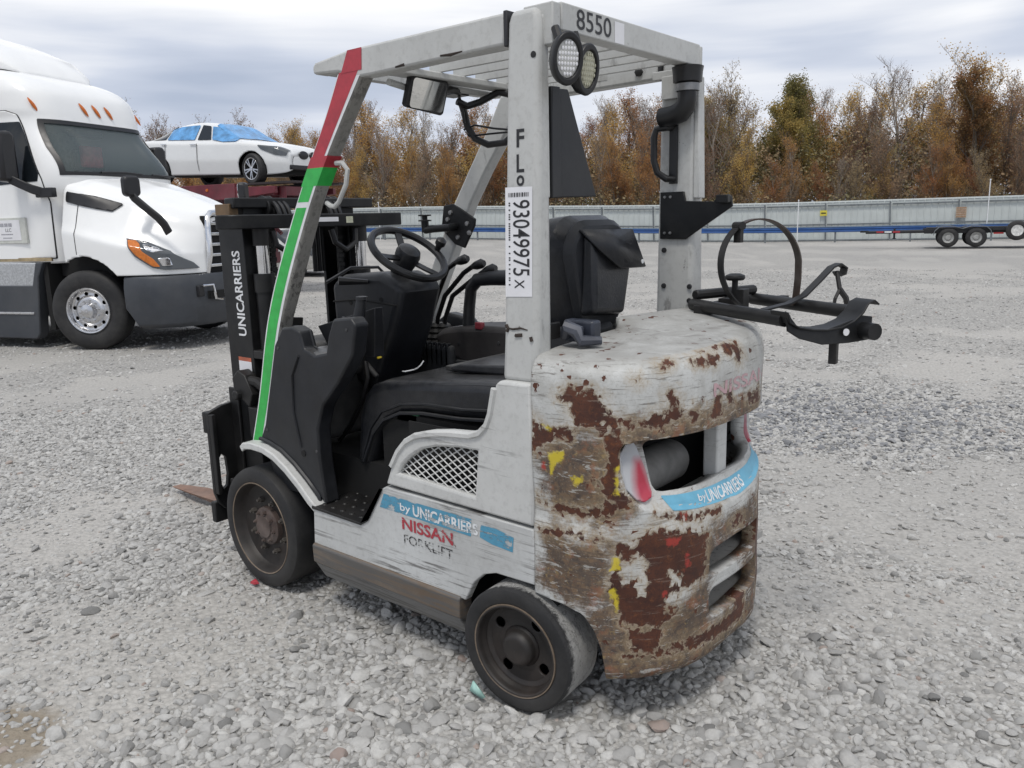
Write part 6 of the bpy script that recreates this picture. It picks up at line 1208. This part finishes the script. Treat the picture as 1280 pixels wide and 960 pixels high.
# ================================================================== tandem trailer
FT = thing('flatbed_trailer', 'black tandem axle trailer with grey wheels parked by the blue rail', 'trailer', (4.23, -33.75, .06), R(15))
M_tr = simple('black_trailer_steel', (.014, .014, .015), .45, var=.2)
for x in (.47, -.47):
    for sg in (1, -1):
        t = MB(); t.lathe([(.20, -.02), (.22, 0), (.30, .0), (.35, -.03), (.36, -.06), (.36, -.20), (.33, -.22), (.20, -.22)], (0, 0, 0), 'y', 36, caps=False); w = t.build('wheel', M_rubber, FT); r = MB(); r.lathe([(.205, -.02), (.20, .0), (.19, -.03), (.12, -.06), (.08, -.02), (0, -.01)], (0, 0, 0), 'y', 28, caps=False); r.build('rim', simple('grey_trailer_rim', (.34, .34, .33), .45, .3), w)
        w.location = (x, .97*sg, .36); w.rotation_euler = (0, 0, 0 if sg > 0 else math.pi)
for sg in (1, -1):
    ft = [(-.98, .46), (-.94, .62), (-.80, .76), (-.60, .80), (-.30, .79), (0, .70), (.30, .79), (.60, .80), (.80, .76), (.94, .62), (.98, .46)]; b = MB(); b.strap([(x, .86*sg, z) for x, z in ft], (0, 1, 0), .26, .02); b.build('mudguard', M_fpost, FT)
    b = MB(); b.box(-5.5, 1.3, *sorted((.62*sg, .72*sg)), .52, .70); b.build('frame_rail', M_tr, FT, bevel=.01)
    b = MB(); b.tube([(1.3, .66*sg, .60), (3.4, .05*sg, .58)], .055, 6); b.build('drawbar', M_tr, FT)
    b = MB(); b.box(-5.5, -1.0, *sorted((.74*sg, .98*sg)), .62, .70); b.build('deck_edge', M_tr, FT); b = MB(); b.box(-1.35, -1.02, *sorted((.985*sg, .995*sg)), .48, .54); b.build('red_reflector', simple('red_lens', (.3, .02, .02), .2), FT)
b = MB(); b.box(-5.4, 1.2, -.6, .6, .70, .74); b.build('deck', M_tr, FT)
b = MB(); b.box(3.3, 3.62, -.06, .06, .58, .66); b.tube([(2.35, .30, .72), (2.35, .30, .35)], .04, 8); b.lathe([(0, .32), (.07, .32), (.07, .35), (0, .35)], (2.35, .30, 0), 'z', 12); b.build('hitch_jack', M_tr, FT)
for k, (x0, mt) in enumerate(((2.15, M_redt), (2.45, M_wpr), (2.75, M_redt))):
    y = .66-.61*(x0-1.3)/2.1; b = MB(); b.hexa([(x0, y+.058, .57), (x0+.26, y+.058-.0755, .57), (x0+.26, y+.064-.0755, .57), (x0, y+.064, .57)], [(x0, y+.058, .63), (x0+.26, y+.058-.0755, .63), (x0+.26, y+.064-.0755, .63), (x0, y+.064, .63)]); b.build('reflector_tape', mt, FT)
t = MB(); t.lathe([(.20, -.02), (.22, 0), (.30, .0), (.35, -.03), (.36, -.06), (.36, -.20), (.33, -.22), (.20, -.22)], (0, 0, 0), 'y', 36, caps=False); w = t.build('spare_tyre', M_rubber, FT); r = MB(); r.lathe([(.205, -.02), (.20, .0), (.17, -.01), (.10, -.03), (.05, -.02), (0, -.02)], (0, 0, 0), 'y', 28, caps=False); r.build('rim', simple('white_spoke_rim', (.62, .62, .6), .4), w); w.location = (-1.76, 1.2, .60)
b = MB(); b.box(-1.82, -1.70, .70, 1.05, .50, .64); b.build('spare_bracket', M_tr, FT)
# ================================================================== trees
def leaf_mat(name, a, b_, c_):
    m, nt, p, o = newmat(name); n = noise(nt, o, 1.1, 4, .6); n2 = noise(nt, o, 9, 2, .5); oi = nd(nt, 'ShaderNodeObjectInfo')
    c = mixc(nt, ramp(nt, n, [(.38, 0), (.62, 1)]), a, b_); c = mixc(nt, ramp(nt, n2, [(.45, 0), (.7, .8)]), c, c_)
    h = nd(nt, 'ShaderNodeHueSaturation'); nt.links.new(c, h.inputs['Color']); nt.links.new(math_(nt, 'ADD', math_(nt, 'MULTIPLY', oi.outputs['Random'], .05), .475), h.inputs['Hue']); nt.links.new(math_(nt, 'ADD', math_(nt, 'MULTIPLY', oi.outputs['Random'], .5), .72), h.inputs['Value'])
    setv(nt, p, 'Base Color', h.outputs[0]); setv(nt, p, 'Roughness', .75); p.inputs['Specular IOR Level'].default_value = .2
    tl = nd(nt, 'ShaderNodeBsdfTranslucent'); nt.links.new(h.outputs[0], tl.inputs[0]); mx = nd(nt, 'ShaderNodeMixShader'); mx.inputs[0].default_value = .42; nt.links.new(p.outputs[0], mx.inputs[1]); nt.links.new(tl.outputs[0], mx.inputs[2]); nt.links.new(mx.outputs[0], [q for q in nt.nodes if q.type == 'OUTPUT_MATERIAL'][0].inputs[0]); return m
M_bark = simple('grey_bark', (.17, .145, .12), .9, var=.35, scale=2, bmp=.3); M_barkp = simple('pale_bark', (.25, .215, .18), .9, var=.3, scale=2)
LEAF = {'O': leaf_mat('orange_leaves', (.50, .265, .095), (.56, .35, .14), (.38, .20, .085)), 'N': leaf_mat('brown_leaves', (.37, .25, .145), (.44, .31, .185), (.30, .21, .135)), 'B': leaf_mat('sparse_russet_leaves', (.30, .18, .10), (.36, .23, .13), (.24, .16, .10)), 'G': leaf_mat('yellow_green_leaves', (.23, .22, .08), (.32, .26, .09), (.16, .17, .07)), 'V': leaf_mat('olive_leaves', (.27, .205, .08), (.42, .25, .09), (.18, .155, .07))}
def make_tree(kind, seed):
    rg = random.Random(seed); H = 10.; tb = MB(); tw = MB(); tips = []
    def branch(p, d, ln, r, lv):
        n = 4 if lv < 2 else 3; path = [p]; q = p.copy(); dd = d.copy()
        for i in range(n):
            dd = (dd+Vector((rg.gauss(0, .13), rg.gauss(0, .13), rg.gauss(.05, .08)))).normalized(); q = q+dd*ln/n; path.append(q.copy())
        rs = [r*(1-.75*i/n) for i in range(n+1)]; (tb if lv < 3 else tw).tube(path, rs, 6 if lv == 0 else 4 if lv < 3 else 3, caps=False)
        if lv >= 3: tips.extend(path[1:]); return
        k = {0: rg.randint(17, 21), 1: rg.randint(7, 9), 2: rg.randint(8, 10)}[lv]
        for j in range(k):
            t = (.10+.9*(j+rg.random())/k) if lv == 0 else (.25+.75*(j+rg.random())/k); t = min(t, .99); i = int(t*n); a = path[i].lerp(path[min(i+1, n)], t*n-i); az = rg.uniform(0, 6.283)
            side_ = Vector((math.cos(az), math.sin(az), 0)); up = {0: 1.15, 1: .85, 2: .7}[lv]
            nd_ = (side_*rg.uniform(.5, .9)+Vector((0, 0, 1))*up+dd*.35).normalized()
            l2 = ln*((.40-.22*t)*rg.uniform(.8, 1.25) if lv == 0 else (.55-.2*t)*rg.uniform(.8, 1.2)); branch(a, nd_, l2, max(.0065 if lv == 2 else .010, rs[min(i, n)]*.42), lv+1)
    branch(Vector((0, 0, -.3)), Vector((rg.gauss(0, .04), rg.gauss(0, .04), 1)).normalized(), H*.93, .13, 0)
    tr = tb; off = len(tr.v); tr.v += tw.v; tr.f += [tuple(i+off for i in f) for f in tw.f]
    me = mesh_from('trunk', tr.v, tr.f); me.materials.append(M_barkp if kind == 'B' else M_bark)
    n = {'B': 1500, 'O': 9500, 'N': 7000, 'G': 15000, 'V': 14000}[kind]; T = np.array([tuple(t) for t in tips]); rgn = np.random.default_rng(seed)
    # leaves gather round some tips only, so that clumps and gaps remain
    w = rgn.random(len(T))**1.5; w *= np.clip(1.25-T[:, 2]/{'B': 9., 'O': 9.5, 'N': 9., 'G': 40., 'V': 30.}[kind], .04, 1); idx = rgn.choice(len(T), n, p=w/w.sum()); c = T[idx]+rgn.normal(0, .16 if kind != 'B' else .12, (n, 3))
    s = rgn.uniform(.030, .060, n)*(1.0 if kind in 'BON' else 1.2); a = rgn.normal(size=(n, 3)); a /= np.linalg.norm(a, axis=1)[:, None]; b2 = np.cross(a, rgn.normal(size=(n, 3))); b2 /= np.linalg.norm(b2, axis=1)[:, None]
    a *= s[:, None]; b2 *= s[:, None]*.75; Vv = np.stack([c-a, c+b2, c+a, c-b2], 1).reshape(-1, 3); lm = bpy.data.meshes.new('crown'); lm.from_pydata(Vv.tolist(), [], [(4*i, 4*i+1, 4*i+2, 4*i+3) for i in range(n)]); lm.materials.append(LEAF[kind]); return me, lm
PROT = {k: [make_tree(k, 40+7*i+j*100) for j in range(m_)] for i, (k, m_) in enumerate((('B', 2), ('O', 2), ('N', 2), ('G', 1), ('V', 1)))}
TREES = [(74.1,-33.7,13.0,'N'),(73.1,-35.9,12.6,'N'),(69.2,-35.8,11.1,'B'),(66.8,-37.9,11.0,'O'),(64.2,-38.8,11.5,'N'),(56.4,-37.3,10.8,'N'),(54.3,-37.6,9.8,'O'),(57.3,-41.9,9.8,'O'),(51.7,-39.8,8.8,'O'),(49.1,-40.3,11.2,'B'),(51.3,-44.5,12.3,'B'),(46.4,-42.5,11.7,'O'),(46.3,-44.8,11.5,'O'),(42.7,-43.5,10.5,'B'),(41.4,-44.9,11.0,'O'),(37.4,-42.9,10.2,'O'),(37.4,-45.9,10.6,'N'),(36.5,-47.6,10.5,'B'),(33.2,-46.3,10.3,'O'),(32.5,-47.8,10.5,'O'),(30.5,-48.0,10.4,'B'),(27.0,-45.1,9.5,'O'),(27.9,-49.2,10.2,'B'),(25.8,-48.7,9.6,'O'),(23.4,-47.5,9.7,'N'),(21.3,-46.4,9.9,'B'),(22.2,-51.3,10.3,'B'),(19.7,-49.6,9.5,'V'),(19.0,-51.3,10.1,'G'),(17.9,-52.6,10.2,'G'),(16.4,-52.0,9.1,'V'),(15.6,-53.4,8.7,'O'),(13.8,-50.6,9.0,'N'),(13.4,-53.3,8.6,'B'),(11.2,-51.7,10.4,'B'),(10.7,-54.8,10.1,'B'),(9.6,-54.8,8.3,'N'),(7.8,-50.4,8.3,'O'),(6.7,-50.9,9.3,'V'),(5.6,-51.7,8.6,'N'),(5.0,-56.5,8.6,'O'),(3.0,-53.8,8.7,'N'),(1.7,-55.3,8.3,'O'),(79.8,-32.6,13.4,'O'),(87.3,-31.9,14.1,'N'),(81.1,-27.3,11.0,'N'),(80.6,-28.6,11.1,'O'),(76.0,-29.4,9.4,'O'),(74.3,-29.5,9.8,'N'),(70.2,-29.8,10.7,'N'),(71.5,-31.4,9.9,'B'),(68.9,-31.8,8.5,'N'),(66.7,-32.3,9.7,'N'),(62.9,-32.0,8.7,'O'),(60.4,-33.0,8.8,'O'),(56.6,-33.0,9.3,'O'),(55.9,-33.7,7.2,'N'),(54.5,-34.1,7.9,'O'),(51.8,-35.0,7.1,'N'),(51.0,-36.0,8.7,'N'),(49.2,-35.4,6.7,'N'),(47.2,-36.4,7.4,'O'),(44.9,-35.9,8.4,'O'),(44.0,-37.1,7.6,'O'),(42.7,-38.0,8.9,'B'),(41.3,-38.4,7.2,'O'),(38.8,-37.6,7.5,'N'),(38.0,-39.3,6.1,'O'),(36.4,-39.0,7.0,'O'),(34.8,-39.2,7.5,'N'),(34.2,-41.2,8.3,'O'),(31.6,-39.9,7.9,'N'),(30.9,-41.3,7.7,'O'),(29.2,-40.8,7.9,'N'),(29.0,-42.1,5.9,'N'),(26.8,-42.3,7.8,'B'),(25.9,-42.9,6.8,'O'),(25.4,-43.1,5.4,'O'),(22.9,-42.5,7.2,'O'),(21.8,-42.9,7.3,'N'),(21.4,-43.3,6.8,'O'),(19.8,-43.5,6.7,'N'),(18.5,-44.1,7.0,'O'),(17.5,-44.2,5.7,'N'),(15.9,-43.6,4.8,'O'),(15.7,-44.9,5.3,'B'),(15.2,-45.9,6.3,'O'),(13.7,-46.2,4.7,'O'),(13.0,-45.6,4.8,'B'),(12.0,-46.0,4.8,'N'),(11.1,-46.1,5.1,'O'),(10.0,-46.2,6.6,'N'),(8.4,-45.8,5.1,'O'),(7.6,-46.6,5.3,'O'),(7.2,-46.3,5.2,'O'),(6.2,-48.2,4.4,'O'),(5.5,-46.4,4.9,'N'),(4.7,-47.8,5.7,'N'),(4.1,-48.8,5.6,'O'),(2.6,-47.2,5.9,'O'),(1.9,-48.6,4.2,'O'),(1.3,-48.3,5.7,'O'),(0.4,-48.3,4.7,'O'),(95.7,-35.0,10.7,'N'),(103.9,-39.8,10.7,'N'),(99.5,-39.0,11.2,'N'),(95.8,-40.2,10.5,'O'),(94.7,-41.9,10.2,'N'),(86.2,-41.1,10.1,'N'),(86.1,-42.4,11.2,'B'),(87.8,-44.9,11.5,'O'),(83.5,-45.2,10.1,'N'),(82.4,-47.0,11.1,'O'),(77.1,-46.9,10.9,'N'),(71.8,-45.6,11.2,'N'),(65.1,-43.3,11.1,'N'),(68.8,-46.7,10.9,'O'),(63.4,-45.8,11.3,'O'),(65.3,-48.8,11.3,'O'),(57.7,-46.9,9.8,'N'),(57.5,-49.2,11.0,'N'),(53.2,-46.0,10.7,'B'),(51.3,-47.4,9.8,'N'),(49.3,-48.6,10.8,'B'),(47.8,-49.0,10.8,'N'),(47.0,-51.0,9.8,'N'),(49.1,-54.8,11.5,'N'),(46.7,-54.6,10.9,'N'),(40.4,-50.0,10.4,'N'),(37.9,-50.1,11.1,'O'),(41.7,-57.9,10.8,'N'),(35.8,-52.4,10.0,'O'),(38.6,-58.6,11.3,'O'),(35.4,-56.7,11.3,'O'),(33.3,-56.3,10.1,'N'),(30.5,-53.8,11.2,'O'),(29.5,-55.0,10.2,'N'),(27.7,-56.1,11.0,'O'),(26.5,-56.9,11.3,'O'),(23.1,-53.3,11.6,'N'),(25.8,-60.4,11.4,'N'),(24.8,-61.7,10.9,'O'),(22.8,-63.0,11.3,'O'),(21.3,-61.5,9.9,'O'),(19.8,-62.7,11.4,'B'),(17.1,-57.8,10.4,'O'),(14.9,-56.4,10.1,'O'),(14.2,-59.0,10.8,'O'),(12.4,-56.1,10.3,'O'),(12.0,-58.1,10.8,'O'),(10.2,-57.7,10.2,'N'),(10.2,-63.3,9.8,'O'),(8.1,-58.0,11.5,'O'),(8.6,-64.7,10.2,'O'),(7.5,-66.9,11.2,'B'),(6.5,-64.3,10.7,'O'),(5.2,-63.0,9.7,'N'),(4.0,-63.9,10.0,'B'),(2.3,-60.0,10.3,'B'),(1.2,-60.1,11.5,'N')]
KIND = {'B': 'nearly bare russet tree', 'O': 'thin orange tree', 'N': 'withered brown tree', 'G': 'yellow green tree', 'V': 'dark olive tree'}
PLACES = [(200, 'above the truck hood'), (300, 'above the white sedan'), (400, 'right of the white sedan'), (470, 'beside the red taped pillar'), (560, 'behind the round cornered mirror'), (640, 'behind the right front pillar'), (700, 'behind the sticker pillar'), (760, 'behind the dark rear shield'), (830, 'left of the intake pipe'), (900, 'right of the intake pipe'), (960, 'above the bracket plate'), (1010, 'above the gas bottle ring'), (1080, 'above the yellow sign'), (1150, 'above the trailer hitch'), (1210, 'above the brown fence board'), (9999, 'at the right edge')]
NM = {'B': 'bare_tree', 'O': 'orange_tree', 'N': 'brown_tree', 'G': 'green_tree', 'V': 'olive_tree'}
keys = {}
for i, (x, y, h, k) in enumerate(TREES):
    v = Vector((x, y, 0))-CAMP; px = 640-1017.7*v.dot(LH)/v.dot(FH); place = next(n for lim, n in PLACES if px < lim)
    row = 'tall' if i < 45 else 'low' if i < 103 else 'farther'
    keys.setdefault((k, row, place), []).append((px, i))
LABEL = {}
for (k, row, place), L_ in keys.items():
    L_.sort(); n = len(L_); words = {1: [''], 2: [', left of two', ', right of two'], 3: [', left of three', ', middle of three', ', right of three']}.get(n) or [', '+('leftmost', 'second from left', 'third from left', 'fourth from left', 'fifth from left', 'sixth from left', 'seventh from left', 'eighth from left')[q]+' of its kind' for q in range(n)]
    for w_, (px, i) in zip(words, L_): LABEL[i] = f"{row} {KIND[k]} {place}{w_}"
special = {34: 'tallest nearly bare tree with wide fine twigs above the trailer hitch', 38: 'dark olive tree rising above its neighbours near the right edge'}
LABEL.update(special)
for i, (x, y, h, k) in enumerate(TREES):
    z = float(ground_z(x, y)); T = thing(NM[k], LABEL[i], 'tree', (x, y, z-.1), (i*2.39) % 6.28, 'autumn trees behind the fence')
    s = (h-z)/10.9; wd = s*(1.12 if h > 9 else .95)*(1.2 if i == 34 else 1); T.scale = (wd, wd, s); tm, lm = PROT[k][i % len(PROT[k])]
    for nm, me in (('trunk', tm), ('crown', lm)): o = bpy.data.objects.new(nm, me); COL.objects.link(o); o.parent = T
# undergrowth behind the fence
n = 140000; t = RNG.uniform(-30, 55, n); dpt = RNG.uniform(2, 24, n); bx = FA.x+E_.x*t+.2556*dpt; by = FA.y+E_.y*t-.9668*dpt
hh = (2.0+2.8*vnoise(bx, by, 2.1, 12)+1.4*vnoise(bx, by, .8, 13))*np.clip(dpt/6, .55, 1.3); z = ground_z(bx, by)+hh*RNG.random(n)**.6; c = np.stack([bx, by, z], 1)
s = RNG.uniform(.05, .13, n); a = RNG.normal(size=(n, 3)); a /= np.linalg.norm(a, axis=1)[:, None]; b2 = np.cross(a, RNG.normal(size=(n, 3))); b2 /= np.linalg.norm(b2, axis=1)[:, None]; a *= s[:, None]; b2 *= s[:, None]*.7
me = bpy.data.meshes.new('undergrowth'); me.from_pydata(np.stack([c-a, c+b2, c+a, c-b2], 1).reshape(-1, 3).tolist(), [], [(4*i, 4*i+1, 4*i+2, 4*i+3) for i in range(n)])
def ug_mat():
    m, nt, p, o = newmat('scrub_leaves'); c1 = noise(nt, o, .35, 4, .6); c2 = noise(nt, o, 1.6, 3, .6)
    c = mixc(nt, ramp(nt, c1, [(.42, 0), (.58, 1)]), (.15, .135, .065), (.23, .155, .085)); c = mixc(nt, ramp(nt, c2, [(.5, 0), (.7, .8)]), c, (.28, .20, .10)); c = mixc(nt, ramp(nt, noise(nt, o, .9, 4, .7), [(.62, 0), (.7, .8)]), c, (.09, .105, .055)); setv(nt, p, 'Base Color', c); setv(nt, p, 'Roughness', .8); return m
me.materials.append(ug_mat()); o = bpy.data.objects.new('undergrowth', me); COL.objects.link(o); tag(o, 'tangled brown and olive scrub filling the wood edge behind the fence', None, None, 'stuff')
